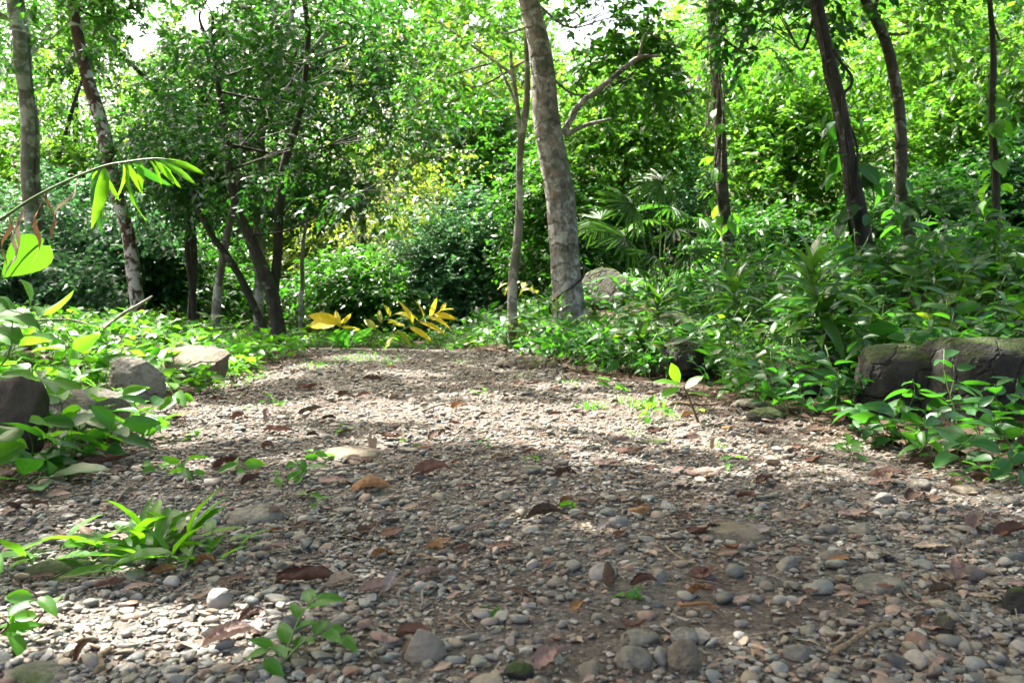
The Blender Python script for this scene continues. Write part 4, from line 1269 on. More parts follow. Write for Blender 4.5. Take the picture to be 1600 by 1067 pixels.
S = 0
for a in [
    # clump and herbs near the sunny side
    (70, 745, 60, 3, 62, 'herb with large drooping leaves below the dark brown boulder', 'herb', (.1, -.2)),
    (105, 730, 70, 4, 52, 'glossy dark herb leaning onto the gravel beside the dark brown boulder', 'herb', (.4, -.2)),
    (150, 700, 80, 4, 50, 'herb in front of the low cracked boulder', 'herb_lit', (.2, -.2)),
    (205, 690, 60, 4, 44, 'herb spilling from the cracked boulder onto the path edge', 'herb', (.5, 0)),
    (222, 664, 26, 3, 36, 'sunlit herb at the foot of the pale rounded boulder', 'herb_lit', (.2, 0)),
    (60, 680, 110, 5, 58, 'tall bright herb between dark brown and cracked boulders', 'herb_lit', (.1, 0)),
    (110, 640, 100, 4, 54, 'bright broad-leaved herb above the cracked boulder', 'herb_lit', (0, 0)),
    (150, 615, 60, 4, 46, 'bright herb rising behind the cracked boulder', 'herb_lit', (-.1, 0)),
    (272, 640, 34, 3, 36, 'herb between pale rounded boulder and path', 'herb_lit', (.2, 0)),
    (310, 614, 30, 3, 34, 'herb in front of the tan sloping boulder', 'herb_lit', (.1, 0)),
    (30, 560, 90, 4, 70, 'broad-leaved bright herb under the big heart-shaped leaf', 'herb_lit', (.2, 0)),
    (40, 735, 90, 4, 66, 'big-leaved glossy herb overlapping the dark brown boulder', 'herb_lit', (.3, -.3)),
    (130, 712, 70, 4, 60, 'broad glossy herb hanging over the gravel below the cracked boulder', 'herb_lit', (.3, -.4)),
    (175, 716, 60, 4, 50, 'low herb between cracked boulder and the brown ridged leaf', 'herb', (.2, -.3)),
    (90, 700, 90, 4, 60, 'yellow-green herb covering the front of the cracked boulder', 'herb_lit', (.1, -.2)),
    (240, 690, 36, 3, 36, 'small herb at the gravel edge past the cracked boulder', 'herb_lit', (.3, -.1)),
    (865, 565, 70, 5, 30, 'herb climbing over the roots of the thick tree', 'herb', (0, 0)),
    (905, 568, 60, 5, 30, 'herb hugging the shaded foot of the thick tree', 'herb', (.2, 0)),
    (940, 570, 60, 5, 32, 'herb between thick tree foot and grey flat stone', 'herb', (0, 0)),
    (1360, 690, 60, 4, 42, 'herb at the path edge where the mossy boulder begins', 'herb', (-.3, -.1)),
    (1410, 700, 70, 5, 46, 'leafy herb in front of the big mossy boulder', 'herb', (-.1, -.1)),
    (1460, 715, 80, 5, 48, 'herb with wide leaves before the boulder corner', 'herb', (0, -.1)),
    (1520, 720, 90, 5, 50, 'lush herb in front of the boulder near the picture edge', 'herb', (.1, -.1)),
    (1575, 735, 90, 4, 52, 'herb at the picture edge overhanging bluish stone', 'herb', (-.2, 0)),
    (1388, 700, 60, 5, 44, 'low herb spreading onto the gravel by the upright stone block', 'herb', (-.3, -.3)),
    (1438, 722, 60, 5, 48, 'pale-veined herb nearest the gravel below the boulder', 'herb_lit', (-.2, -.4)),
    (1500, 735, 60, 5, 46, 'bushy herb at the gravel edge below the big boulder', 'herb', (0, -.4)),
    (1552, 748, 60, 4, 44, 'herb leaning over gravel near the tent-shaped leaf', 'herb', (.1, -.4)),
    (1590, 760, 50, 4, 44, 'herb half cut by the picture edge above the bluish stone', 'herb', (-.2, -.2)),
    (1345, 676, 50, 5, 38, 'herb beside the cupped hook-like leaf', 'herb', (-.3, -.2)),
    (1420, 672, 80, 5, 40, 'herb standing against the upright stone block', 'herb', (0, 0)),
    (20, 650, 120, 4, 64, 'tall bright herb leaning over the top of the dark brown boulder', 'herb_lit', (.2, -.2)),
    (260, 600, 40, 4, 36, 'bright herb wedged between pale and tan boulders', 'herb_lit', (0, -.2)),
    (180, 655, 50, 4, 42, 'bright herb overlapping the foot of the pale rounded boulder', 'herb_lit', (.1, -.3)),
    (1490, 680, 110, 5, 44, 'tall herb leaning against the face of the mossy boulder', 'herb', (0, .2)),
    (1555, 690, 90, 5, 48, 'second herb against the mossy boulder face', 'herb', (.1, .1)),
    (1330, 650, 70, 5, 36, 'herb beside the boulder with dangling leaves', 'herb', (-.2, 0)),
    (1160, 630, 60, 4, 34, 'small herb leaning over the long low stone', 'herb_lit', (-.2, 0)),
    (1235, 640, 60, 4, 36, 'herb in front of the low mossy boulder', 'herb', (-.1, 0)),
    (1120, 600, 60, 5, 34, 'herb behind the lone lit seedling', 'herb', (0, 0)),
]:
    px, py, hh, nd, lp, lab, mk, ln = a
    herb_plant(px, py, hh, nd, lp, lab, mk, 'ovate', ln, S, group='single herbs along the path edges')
    S += 1

# herbs hanging over the big boulder (rooted on its top)
for px, py, lab in ((1590, 560, 'herb spilling over the boulder top at the picture edge'), (1500, 548, 'leafy herb rooted in the gap between the two dark stones'), (1462, 566, 'trailing herb hanging down the boulder face with heart leaves'), (1405, 560, 'herb rooted at the cracked end of the mossy boulder'), (1540, 545, 'grass-like herb standing on top of the mossy boulder')):
    b = at(px, py, 4.15)
    r = np.random.default_rng(S + 900)
    st, p, f, u, s = herb(r, b, .16, 4, .085, (0, -.9))
    st[:, 2] = b[2] + .16 * np.sin(np.linspace(0, 2.6, 6)) * .6
    plant('herb', lab, b, [st], .0022, (p, f, u, s), 'ovate', M['herb'], M['stem'], 'single herbs along the path edges')
    S += 1

# small seedlings on the gravel
SEED = [(500, 800, 34, 2, 26, 'seedling with two leaf pairs above the egg-shaped stone'), (465, 755, 34, 3, 30, 'bright seedling left of the long arched leaf'), (440, 765, 26, 2, 26, 'low seedling under the bright one'),
        (250, 740, 20, 2, 28, 'sprawling seedling left of the red curled leaf'), (290, 750, 34, 3, 36, 'leafy seedling on the dark damp patch'), (380, 745, 26, 2, 30, 'seedling right beside the red curled leaf'),
        (530, 680, 20, 2, 18, 'tiny seedling mid-path above the long slab'), (500, 722, 20, 2, 22, 'tiny seedling below the long slab end'), (1130, 735, 26, 2, 20, 'pale lit seedling by the purple leaf'), (1318, 722, 36, 3, 30, 'seedling standing apart before the bank herbs'),
        (990, 945, 26, 3, 26, 'small seedling sprouting beside the upright triangular leaf'), (765, 968, 22, 1, 22, 'two-leaved seedling with one yellowed leaf'), (585, 1005, 16, 1, 22, 'single-leaved seedling by a flat stone'),
        (1500, 765, 26, 2, 20, 'thin seedling under the boulder herbs'), (1545, 760, 36, 3, 28, 'seedling near the picture edge on gravel'), (880, 800, 14, 2, 22, 'flattened feathery seedling on fine gravel'), (1010, 660, 26, 3, 26, 'sunlit seedling among grass by the lone seedling'),
        (955, 615, 22, 2, 26, 'seedling at the foot of the dark ledge'), (440, 640, 14, 2, 16, 'small bright seedling beyond the sunny patch'), (415, 632, 14, 2, 18, 'small round-leaved seedling on the far sunny side'), (752, 622, 14, 2, 14, 'seedling dot mid-path far along'),
        (640, 700, 14, 2, 18, 'seedling beside the thin bluish slab'), (300, 690, 16, 2, 24, 'low seedling inside the edge sun patch'), (755, 700, 16, 2, 14, 'seedling by thin twigs in mid-path'), (830, 725, 14, 2, 14, 'seedling beside the pale flat slab'), (1160, 815, 12, 1, 14, 'green sprig behind the broad tan stone')]
for px, py, hh, nd, lp, lab in SEED:
    herb_plant(px, py, hh, nd, lp, lab, 'herb_lit', 'ovate', (rng.normal() * .4, -.2), S, name='seedling', group='seedlings scattered on the gravel')
    S += 1
# reddish-stemmed sprouts at the near corner
for px, py, hh, nd, lp, lab in ((68, 1000, 90, 2, 46, 'reddish-stemmed sprout with arrow leaves near the lower corner'), (8, 1015, 60, 3, 56, 'bright sprout cut by the picture edge'), (20, 930, 90, 2, 50, 'sprout with drooping leaves at the edge of the mossy stone'),
                                (290, 890, 22, 2, 30, 'yellow-green sprout under the lush clump'), (352, 862, 34, 2, 40, 'sprout lying at the clump edge by a twig')):
    herb_plant(px, py, hh, nd, lp, lab, 'herb_lit', 'ovate', (-.2, -.2), S, name='sprout', group='sprouts of the near corner', smat='stem_red')
    S += 1
# creeping plant at the bottom
b = gp(440, 1040)
r = np.random.default_rng(61)
stems, pos, fw, up, sz = [], [], [], [], []
for tip, nl in ((at(505, 935, b[1] + .06), 7), (at(545, 1000, b[1] + .02), 6), (at(410, 1040, b[1] - .05), 5)):
    t = np.linspace(0, 1, 5)[:, None]
    c = b * (1 - t) + tip * t + np.array([0, 0, .03]) * np.sin(t * 3.1)
    stems.append(c)
    C = spline(c, 30)
    for i in range(nl):
        k = int(4 + 25 * (i + .5) / nl)
        d = nrm(C[min(k + 1, 29)] - C[k - 1])
        sd = nrm(np.cross(d, [0, 0, 1])) * (1 if i % 2 else -1)
        pos.append(C[k]); fw.append(nrm(d * .6 + sd + np.array([0, 0, .15]))); up.append(np.array([0, -.3, 1]) + r.normal(size=3) * .25); sz.append(pxm(46, b[1]) * r.uniform(.7, 1.2))
plant('creeper', 'trailing creeper with oval leaves near the lower edge', b, stems, .0022, tuple(map(np.array, (pos, fw, up, sz))), 'ovate', M['herb_lit'], M['stem'])


def strap_clump(px, py, n, lpx, label, mk, seed, tpl='lance', elev=(.35, 1.2), width=1.0, cat='plant', name='leafy_clump', spread=.06):
    b = gp(px, py)
    D = b[1]
    r = np.random.default_rng(seed)
    stems, pos, fw, up, sz = [], [], [], [], []
    for i in range(n):
        a = i * 2.4 + r.normal() * .3
        e = r.uniform(*elev)
        L = pxm(lpx, D) * r.uniform(.7, 1.15)
        d = np.array([math.cos(a) * math.cos(e), math.sin(a) * math.cos(e), math.sin(e)])
        o = b + np.array([r.normal() * spread, r.normal() * spread * .7, 0])
        q = o + d * L * .35
        stems.append(np.array([o, (o + q) / 2 + [0, 0, .01], q]))
        pos.append(q - d * .01); fw.append(d + np.array([0, 0, -.1])); up.append(np.array([0, 0, 1]) - d * .5 + r.normal(size=3) * .2); sz.append(L)
    return plant(name, label, b, stems, .003, tuple(map(np.array, (pos, fw, up, sz))), tpl, M[mk], M['stem'], None, cat, width)


strap_clump(235, 868, 22, 105, 'lush clump of long bright leaves on the near gravel', 'ginger', 3, 'lance', (.05, 1.25), .9)
strap_clump(140, 872, 22, 92, 'low spreading clump joined to the lush one on its shaded side', 'herb_lit', 4, 'broad', (.1, 1.0), .75, spread=.11)
strap_clump(335, 875, 7, 70, 'small clump of narrow leaves beside the flat grey slab', 'ginger', 5, 'lance', (.3, 1.0), 1.2)
strap_clump(30, 760, 9, 90, 'clump with striped drooping leaves under the dark brown boulder', 'herb', 6, 'broad', (.1, .8), .8)

# lone seedling with a glowing upright leaf
b = gp(1092, 662)
D = b[1]
st = np.array([b, at(1080, 630, D), at(1068, 603, D)])
P4 = [at(1062, 598, D), at(1066, 604, D), at(1064, 606, D), at(1070, 608, D), at(1075, 615, D), at(1085, 640, D)]
F4 = np.array([at(1048, 571, D) - at(1062, 598, D), at(1020, 598, D) - at(1066, 604, D) + [0, 0, .03], at(1018, 625, D) - at(1064, 606, D) + [0, -.05, .02], at(1105, 575, D) - at(1070, 608, D), [.1, -.08, .02], [.08, .1, .0]])
plant('seedling', 'lone reddish-stemmed seedling with one glowing upright leaf', b, [st], .006, (np.array(P4), F4, np.array([[-.35, .9, .25], [0, -.2, 1], [0, -.2, 1], [-.6, -.5, .6], [0, 0, 1], [0, 0, 1]]), np.array([.098, .13, .12, .10, .10, .09])), 'broad', M['ginger'], M['stem_red'])


# arching ginger stalks
def ginger(label, pts, nleaf, leaflen, mk, seed, base=None, start=.45, hang=.6, name='ginger', tpl='lance', w=1.15, smat='stem', sr=.008, dry=0):
    r = np.random.default_rng(seed)
    C = spline(np.array(pts, float), 60)
    base = np.array(pts[0]) if base is None else base
    root = empty(name, base, label, 'plant')
    m = MB()
    m.tube(C, np.linspace(sr, sr * .35, 60), 6)
    link('stem', m.mesh('stem', M[smat], True, base), root)
    pos, fw, up, sz = [], [], [], []
    for i in range(nleaf):
        k = int(np.clip(60 * (start + (1 - start) * (i + .3) / nleaf), 1, 58))
        d = nrm(C[k + 1] - C[k - 1])
        sd = nrm(np.cross(d, [0, 0, 1.0])) * (1 if i % 2 else -1)
        f = nrm(d * .55 + sd * .55 + np.array([0, 0, -hang * r.uniform(.6, 1.3)]) + r.normal(size=3) * .12)
        pos.append(C[k]); fw.append(f); up.append(nrm(sd * -.2 + np.array([0, 0, .6]) + d * .5 + r.normal(size=3) * .25)); sz.append(leaflen * r.uniform(.75, 1.1))
    pos.append(C[-1]); fw.append(nrm(C[-1] - C[-3]) + np.array([0, 0, -.1])); up.append([0, 0, 1]); sz.append(leaflen * .8)
    leaf_objs(root, tpl, np.array(pos), np.array(fw), np.array(up), np.array(sz), M[mk], base, w)
    return root, C


def leafy_stalk(label, pts, leaves, mk, seed, sr=.009, smat='stem', D=4.0, name='ginger', w=1.15, tpl='lance', ls=1.05):
    """arching stalk whose leaves run from and to measured points: (x0,y0,x1,y1,[material])"""
    r = np.random.default_rng(seed)
    C = spline(np.array(pts, float), 50)
    base = np.array(pts[0], float)
    root = empty(name, base, label, 'plant')
    m = MB()
    m.tube(C, np.linspace(sr, sr * .3, 50), 6)
    link('stem', m.mesh('stem', M[smat], True, base), root)
    for lf in leaves:
        x0, y0, x1, y1 = lf[:4]
        a, e = at(x0, y0, D), at(x1, y1, D + r.normal() * .05)
        d = e - a
        d[1] += r.normal() * .25 * np.linalg.norm(d)
        up = np.array([r.normal() * .5, -.7 + r.normal() * .4, .6 + r.normal() * .3])
        leaf_objs(root, tpl, np.array([a]), np.array([d]), np.array([up]), np.array([np.linalg.norm(d) * ls]), M[lf[4] if len(lf) > 4 else mk], base, w * r.uniform(.8, 1.25))
    return root


g1 = leafy_stalk('arching ginger stalk with glowing hanging leaves reaching in from the edge', [onground(-3.5, 4.1), (-3.1, 4.05, .55), at(-40, 365, 4.0), at(60, 305, 4.0), at(150, 264, 4.0), at(200, 253, 4.0), at(245, 248, 4.0), at(275, 252, 4.0)],
                 [(152, 263, 130, 332), (158, 262, 152, 350, 'herb'), (164, 261, 172, 340), (150, 264, 180, 305), (192, 255, 190, 314), (200, 254, 207, 342), (197, 254, 226, 300), (205, 253, 256, 292, 'herb'), (232, 249, 262, 288), (240, 249, 288, 292),
                  (246, 249, 302, 278, 'herb_lit'), (256, 250, 318, 264), (250, 249, 276, 286), (222, 250, 218, 296)], 'ginger', 21, w=.95)
# dry hanging leaves on that stalk
for i, (px, py, L, dx) in enumerate(((32, 322, .26, -.05), (62, 306, .30, -.03), (40, 318, .33, -.09), (75, 300, .22, .03), (128, 276, .20, -.14), (15, 330, .24, -.04))):
    a = at(px, py, 4.0)
    t = np.linspace(0, 1, 10)
    c = np.stack([a[0] + dx * t + .012 * np.sin(t * 9 + i), a[1] + .012 * np.cos(t * 8 + i), a[2] - L * t], -1)
    wv = .010 * np.sin(np.pi * np.clip(t * 1.05, 0, 1)) ** .7 + .001
    ph = t * 5 + i
    sd = np.stack([np.cos(ph), np.sin(ph), 0 * t], -1)
    V = np.concatenate([c - sd * wv[:, None], c + sd[:, [1, 0, 2]] * wv[:, None] * .5, c + sd * wv[:, None]])
    k = np.arange(9)
    Fq = np.concatenate([np.stack([k, k + 1, k + 11, k + 10], -1), np.stack([k + 10, k + 11, k + 21, k + 20], -1)])
    bb = np.array(g1.location[:])
    o = link('dry_leaf', mesh_np('dry_leaf', V - bb, [Fq], True, None, None, M['dead_orange'] if i % 2 else M['dead_tan']), g1)
    o['label'] = 'shrivelled brown leaf hanging from the stalk'

# big heart-shaped leaf plant and broad leaves near the edge
b = onground(-2.55, 4.15)
hp = at(0, 388, 4.1)
stm = [np.array([b, (b + at(60, 380, 4.1)) / 2 + [-.15, 0, .12], at(62, 380, 4.1)]), np.array([b, at(-20, 500, 4.1), at(0, 490, 4.05)]), np.array([b, at(10, 560, 4.0), at(20, 500, 4.0)])]
plant('heart_leaved_plant', 'plant with one big translucent heart-shaped leaf at picture edge', b, stm, .006,
      (np.array([at(66, 384, 4.1), at(-15, 478, 4.05), at(0, 492, 4.0), at(-10, 515, 4.0)]), np.array([[-.80, .1, -.50], [1, -.3, -.1], [1, -.2, .0], [1, -.4, -.1]]), np.array([[-.1, .85, .5], [-.6, -.5, .7], [-.6, -.1, .8], [-.5, -.1, .9]]), np.array([.23, .15, .20, .18])), 'heart', M['heart'], M['stem'], wscale=1.0)

leafy_stalk('yellow feathery ginger stalk arching over the far end of the path', [onground(at(600, 540, 8.7)[0], 8.7), at(618, 522, 8.7), at(645, 508, 8.7), at(672, 494, 8.7), at(690, 486, 8.7)],
            [(616, 524, 602, 538, 'yelgreen'), (628, 516, 606, 528, 'yelgreen'), (634, 514, 612, 496, 'yelgreen'), (640, 511, 668, 524), (646, 508, 636, 476), (655, 503, 640, 486), (655, 503, 690, 512), (662, 499, 658, 474), (668, 496, 704, 504), (672, 494, 680, 474),
             (678, 491, 706, 494), (684, 488, 702, 478), (688, 486, 696, 473), (624, 519, 640, 534, 'yelgreen')], 'yellow', 22, .007, D=8.7, w=1.1, ls=1.25)
leafy_stalk('yellow-green ginger stalk behind the yellow feathery one', [onground(at(578, 545, 8.9)[0], 8.9), at(582, 525, 8.9), at(598, 503, 8.9), at(618, 490, 8.9)],
            [(588, 515, 572, 500), (592, 510, 568, 514), (596, 505, 590, 488), (604, 499, 622, 506), (610, 494, 605, 480), (616, 491, 630, 488), (620, 489, 640, 494)], 'yelgreen', 23, .006, D=8.9, w=1.5, ls=1.35)
leafy_stalk('short ginger plant with one broad yellow leaf above green ones', [onground(at(534, 550, 8.6)[0], 8.6), at(534, 530, 8.6), at(532, 512, 8.6), at(528, 504, 8.6)],
            [(530, 506, 482, 502), (530, 506, 494, 490), (532, 506, 548, 494), (533, 510, 556, 516), (531, 514, 516, 532, 'herb_lit'), (533, 520, 545, 548, 'herb'), (532, 512, 524, 488)], 'yellow', 24, .006, D=8.6, w=1.5, ls=1.25)
strap_clump(537, 548, 6, 46, 'dark green broad-leaved shoot under the short yellow ginger', 'herb', 25, 'broad', (.3, 1.2), 1.3)
ginger('yellow-green ginger beside the thick trunk', [onground(at(845, 530, 9.2)[0], 9.2), at(842, 480, 9.2), at(835, 452, 9.1), at(815, 440, 9.0), at(795, 442, 8.95)], 9, .18, 'yelgreen', 26, start=.4, hang=.4, w=1.6, sr=.007)
ginger('pale ginger sprouts along the edge before the slender forked tree', [onground(at(775, 548, 8.4)[0], 8.4), at(775, 530, 8.4), at(765, 515, 8.4), at(750, 512, 8.3)], 8, .15, 'herb_lit', 27, start=.25, hang=.3, w=1.7, sr=.005)


# cordylines: stems with rosettes of strap leaves
def cordyline(label, foot, tops, lpx, D, seed, n=24, mk='cord'):
    r = np.random.default_rng(seed)
    b = at(*foot, D)
    b[2] = min(b[2], float(hgt(b[0], b[1])))
    root = empty('cordyline', b, label, 'plant', 'cordylines on the bank')
    for (px, py) in tops:
        tp = at(px, py, D)
        m = MB()
        m.tube(spline(np.array([b, (b + tp) / 2 + r.normal(size=3) * .02, tp]), 10), np.linspace(.012, .008, 10), 7)
        link('stem', m.mesh('stem', M['stem'], True, b), root)
        pos, fw, up, sz = [], [], [], []
        for i in range(n):
            s = i / n
            a = i * 2.4
            e = -.35 + 1.75 * s ** .9 + r.normal() * .12
            p = b + (tp - b) * (.55 + .45 * s)
            d = np.array([math.cos(a) * math.cos(e), math.sin(a) * math.cos(e), math.sin(e)])
            pos.append(p); fw.append(d); up.append(np.array([0, 0, 1]) - d * .3 + r.normal(size=3) * .15); sz.append(pxm(lpx, D) * r.uniform(.75, 1.1) * (1 - .25 * s))
        leaf_objs(root, 'strap', np.array(pos), np.array(fw), np.array(up), np.array(sz), M[mk], b, 1.25)
    return root


cordyline('cordyline tuft just behind the flat mossy slab', (1035, 535), [(1026, 462)], 74, 6.6, 31)
cordyline('short cordyline tuft in front of the flat mossy slab', (1008, 580), [(1003, 525)], 60, 6.0, 32, 20)
cordyline('cordyline at the foot of the straight dark trunk', (1150, 540), [(1145, 442)], 78, 6.3, 33)
cordyline('tall cordyline with long rosette below the vine-wound trunk', (1293, 600), [(1266, 415), (1283, 490)], 104, 4.9, 34, 26)
cordyline('cordyline shoot standing before the thick trunk', (880, 545), [(872, 470)], 34, 7.6, 35, 14)

# fan palm
b = at(1030, 470, 9.0)
b[2] = float(hgt(b[0], b[1]))
palm = empty('fan_palm', b, 'fan palm with pleated round fronds on thin stalks', 'palm')
r = np.random.default_rng(41)


def fan(nm, hub, axis, nor, R, mat, seg=22):
    r_ = np.random.default_rng(int(abs(hub[0]) * 1e4) % 9999)
    Fm = frames(np.array([axis]), np.array([nor]))[0]
    V, F, rib = [], [], []
    for i in range(seg):
        a = (i - (seg - 1) / 2) / seg * 4.9
        L = R * (1 - .18 * abs(a) / 2.4) * r_.uniform(.9, 1.08)
        w = .105
        dr = r_.uniform(.3, .8)
        k = len(V)
        for s, ww in ((.03, .5), (.4, 1.0), (.7, .75), (1.0, .03)):
            for side, rb in ((-1, 0), (0, 1), (1, 0)):
                aa = a + side * w * ww * (.9 if s > .5 else 1)
                z = -dr * s * s * .6 + (0 if rb else .035)
                V.append([math.sin(aa) * L * s, math.cos(aa) * L * s, z * R])
                rib.append(rb)
        for q in range(3):
            c = k + 3 * q
            F += [[c, c + 1, c + 4, c + 3], [c + 1, c + 2, c + 5, c + 4]]
    V = np.array(V) @ Fm.T + hub
    return mesh_np(nm, V - b, [np.array(F)], True, {'tint': np.full(len(F), r_.uniform(.2, .9))}, {'rib': rib}, mat)


for px, py, R, dy, mk in ((1035, 285, 62, 0, 'palm'), (1048, 325, 66, .25, 'palm'), (985, 320, 66, -.2, 'palm'), (975, 372, 72, -.35, 'palm'), (1055, 360, 56, -.3, 'palm'), (1012, 345, 58, .3, 'palm'), (1092, 342, 52, .3, 'palm'), (1080, 395, 54, -.3, 'palm'),
                          (940, 345, 54, .2, 'palm'), (1020, 400, 50, -.5, 'palm'), (1190, 405, 52, -.2, 'palm')):
    hub = at(px, py, 9.0 + dy)
    out = hub - b
    out[2] = 0
    ax = nrm(nrm(out + r.normal(size=3) * .05) * .9 + np.array([0, 0, .15]))
    fr = link('frond', fan('frond', hub, ax, nrm(np.array([0, -.75, .8]) + ax * .25 + r.normal(size=3) * .3), pxm(R, 9.0) * .92, M[mk]), palm)
    m = MB()
    m.tube(spline(np.array([b, b * .45 + hub * .55 + np.array([-.25, -.25, 1]) * 0 + np.array([0, 0, .12]), hub]), 12), np.linspace(.009, .005, 12), 5)
    link('stalk', m.mesh('stalk', M['stem'], True, b), fr)
# second small palm further along the bank
# climbing plants on the trunks
def climber(label, trunkpts, s0, s1, n, leaf, tpl, mk, seed, side=1.0):
    r = np.random.default_rng(seed)
    T = spline(np.asarray(trunkpts), 120)
    T = T[int(s0 * 119):int(s1 * 119) + 1]
    n0 = len(T)
    ang = np.linspace(r.uniform(0, 6), r.uniform(6, 11), n0) - 1.6
    C = T[:, :3] + np.stack([np.cos(ang), np.sin(ang) * 1.0, 0 * ang], -1) * (T[:, 3:4] * 1.08 + .008)
    base = C[0]
    root = empty('climbing_vine', base, label, 'vine', 'climbers on the trunks')
    m = MB()
    m.tube(C, np.full(n0, .010), 5)
    link('stem', m.mesh('stem', M['bark_dark'], True, base), root)
    pos, fw, up, sz = [], [], [], []
    for i in range(n):
        k = r.integers(n0)
        a = r.uniform(0, 6.28)
        o = np.array([math.cos(a), math.sin(a), 0])
        pos.append(T[k, :3] + o * (T[k, 3] + .02 + r.random() * .06))
        fw.append(nrm(o * .6 + np.array([0, 0, -.7]) + r.normal(size=3) * .3)); up.append(o + np.array([0, 0, .7]) + r.normal(size=3) * .3)
        sz.append(leaf * r.uniform(.6, 1.2))
    leaf_objs(root, tpl, np.array(pos), np.array(fw), np.array(up), np.array(sz), M[mk], base)
    return root


climber('heart-leaved climber covering the foot of the vine-wound trunk', grounded(t4), .05, .28, 60, .15, 'heart', 'herb', 51)
climber('climber with big leaves halfway up the vine-wound trunk', grounded(t4), .28, .52, 36, .19, 'broad', 'herb', 52)
climber('sparse climber up the thick ringed trunk', grounded(t1), .05, .30, 26, .11, 'ovate', 'herb', 53)
climber('leafy climber on the straight trunk with aerial roots', grounded(t3), .25, .62, 52, .17, 'broad', 'herb_lit', 54)
climber('climber on the grey bowed trunk', grounded(t5), .02, .42, 26, .20, 'broad', 'herb', 55)
climber('bright climber on the thin upright trunk', grounded(t6), .1, .65, 30, .16, 'heart', 'herb_lit', 56)
# woody vine loop
m = MB()
V4 = trk(6.4, [(1272, 0, 5), (1284, 60, 5), (1300, 130, 5), (1316, 180, 5), (1316, 145, 5), (1300, 78, 5)])
lp = trk(6.42, [(1302, 78, 5), (1312, 95, 5), (1324, 110, 5), (1331, 122, 5), (1330, 134, 5), (1320, 145, 5), (1317, 160, 5), (1322, 220, 6), (1334, 300, 6)])
S_ = spline(np.array(lp), 40)
base = S_[-1, :3].copy()
vine = empty('woody_vine', base, 'bare woody vine looping out from the vine-wound trunk', 'vine')
m.tube(S_[:, :3], S_[:, 3] , 6)
link('stem', m.mesh('stem', M['bark_dark'], True, base), vine)
S_ = spline(np.array(trk(6.38, [(1268, 0, 6), (1284, 70, 6), (1290, 120, 6), (1306, 170, 6), (1318, 230, 7), (1322, 300, 7), (1338, 380, 7)])), 40)
base = S_[-1, :3].copy()
v2 = empty('woody_vine', base, 'thin pale vine running up along the vine-wound trunk', 'vine')
m = MB(); m.tube(S_[:, :3], S_[:, 3], 6)
link('stem', m.mesh('stem', M['bark_brown'], True, base), v2)
# aerial roots on the straight trunk
r = np.random.default_rng(43)
ar = empty('aerial_roots', at(1105, 230, 9.35), 'curtain of thin pale aerial roots hanging by the straight trunk', 'vine')
base = np.array(ar.location[:])
for i in range(14):
    x0 = 1098 + r.uniform(0, 34)
    y1 = r.uniform(120, 300)
    c = np.array([at(x0 + 4 * math.sin(j * 1.3 + i) - j * r.uniform(-1, 1.2), -40 + (y1 + 40) * j / 7, 9.32 + .04 * math.sin(i)) for j in range(8)])
    m = MB(); m.tube(spline(c, 22), np.full(22, .0045), 4)
    link('root', m.mesh('root', M['wood_grey'], True, base), ar)

# ------------------------------------------------------------------ fallen leaves
def dead_template(kind, seed):
    r = np.random.default_rng(seed)
    n, mth_ = 22, 6
    t = np.linspace(0, 1, n + 1)
    wd = .30 * np.clip(np.sin(np.pi * t ** .85), 0, 1) ** .7
    wl = 1 + .16 * Noise(seed + 1, 5, 9.0)(np.stack([t, t * 0, t * 0], -1))
    wr = 1 + .16 * Noise(seed + 2, 5, 9.0)(np.stack([t, t * 0, t * 0], -1))
    V, rib = [], []
    curl, arch, twist, rip = dict(flat=(.7, .12, .5, .016), taco=(2.8, .16, .6, .014), arch=(-1.6, .32, .4, .012), roll=(4.6, .10, 1.1, .008), crumple=(2.0, .22, 1.6, .03), tent=(-2.4, .12, .3, .018), smile=(2.0, -.30, .5, .010))[kind]
    nz = Noise(seed, 5, 6.0)
    for i in range(n + 1):
        for j in range(-mth_, mth_ + 1):
            u = j / mth_
            w = wd[i] * u
            th = curl * u * .5
            R = wd[i] / max(abs(curl * .5), .05)
            x = R * math.sin(abs(th)) * (wr[i] if u > 0 else -wl[i])
            z = R * (1 - math.cos(th)) * (1 if curl > 0 else -1)
            z += rip * math.sin(46 * (t[i] - .35 * abs(u) * .5)) * min(1, abs(u) * 3) * (wd[i] / .25)
            y = t[i]
            z += arch * 4 * t[i] * (1 - t[i]) * (1 if arch > 0 else 1) * .5 + (0 if arch > 0 else .2)
            tw = twist * (t[i] - .5)
            x, z = x * math.cos(tw) - z * math.sin(tw), x * math.sin(tw) + z * math.cos(tw)
            V.append([x, y - .5, z])
            rib.append(1.0 if j == 0 else (.0 if abs(math.sin(23 * (t[i] - .35 * abs(u) * .5))) < .9 else .45))
    V = np.array(V)
    V = V + (.10 if kind == 'crumple' else .06) * np.stack([nz(V), nz(V + 5), nz(V + 9) * 1.3], -1) + .018 * Noise(seed + 3, 4, 22.0)(V)[:, None] * np.array([.3, .3, 1.0])
    V[:, 2] -= np.percentile(V[:, 2], 4)
    k = 2 * mth_ + 1
    ii = np.arange(n)[:, None] * k + np.arange(k - 1)[None]
    F = np.stack([ii, ii + 1, ii + k + 1, ii + k], -1).reshape(-1, 4)
    keep = np.ones(len(F), bool)
    if kind in ('crumple', 'taco', 'flat'):
        for _ in range(2):
            c = V[r.integers(len(V))]
            fc = V[F].mean(1)
            keep &= np.linalg.norm(fc - c, axis=1) > r.uniform(.03, .08)
    return mesh_np('fallen_leaf', V, [F[keep]], True, {'tint': np.zeros(keep.sum())}, {'rib': np.array(rib)}, M['dead_red'])


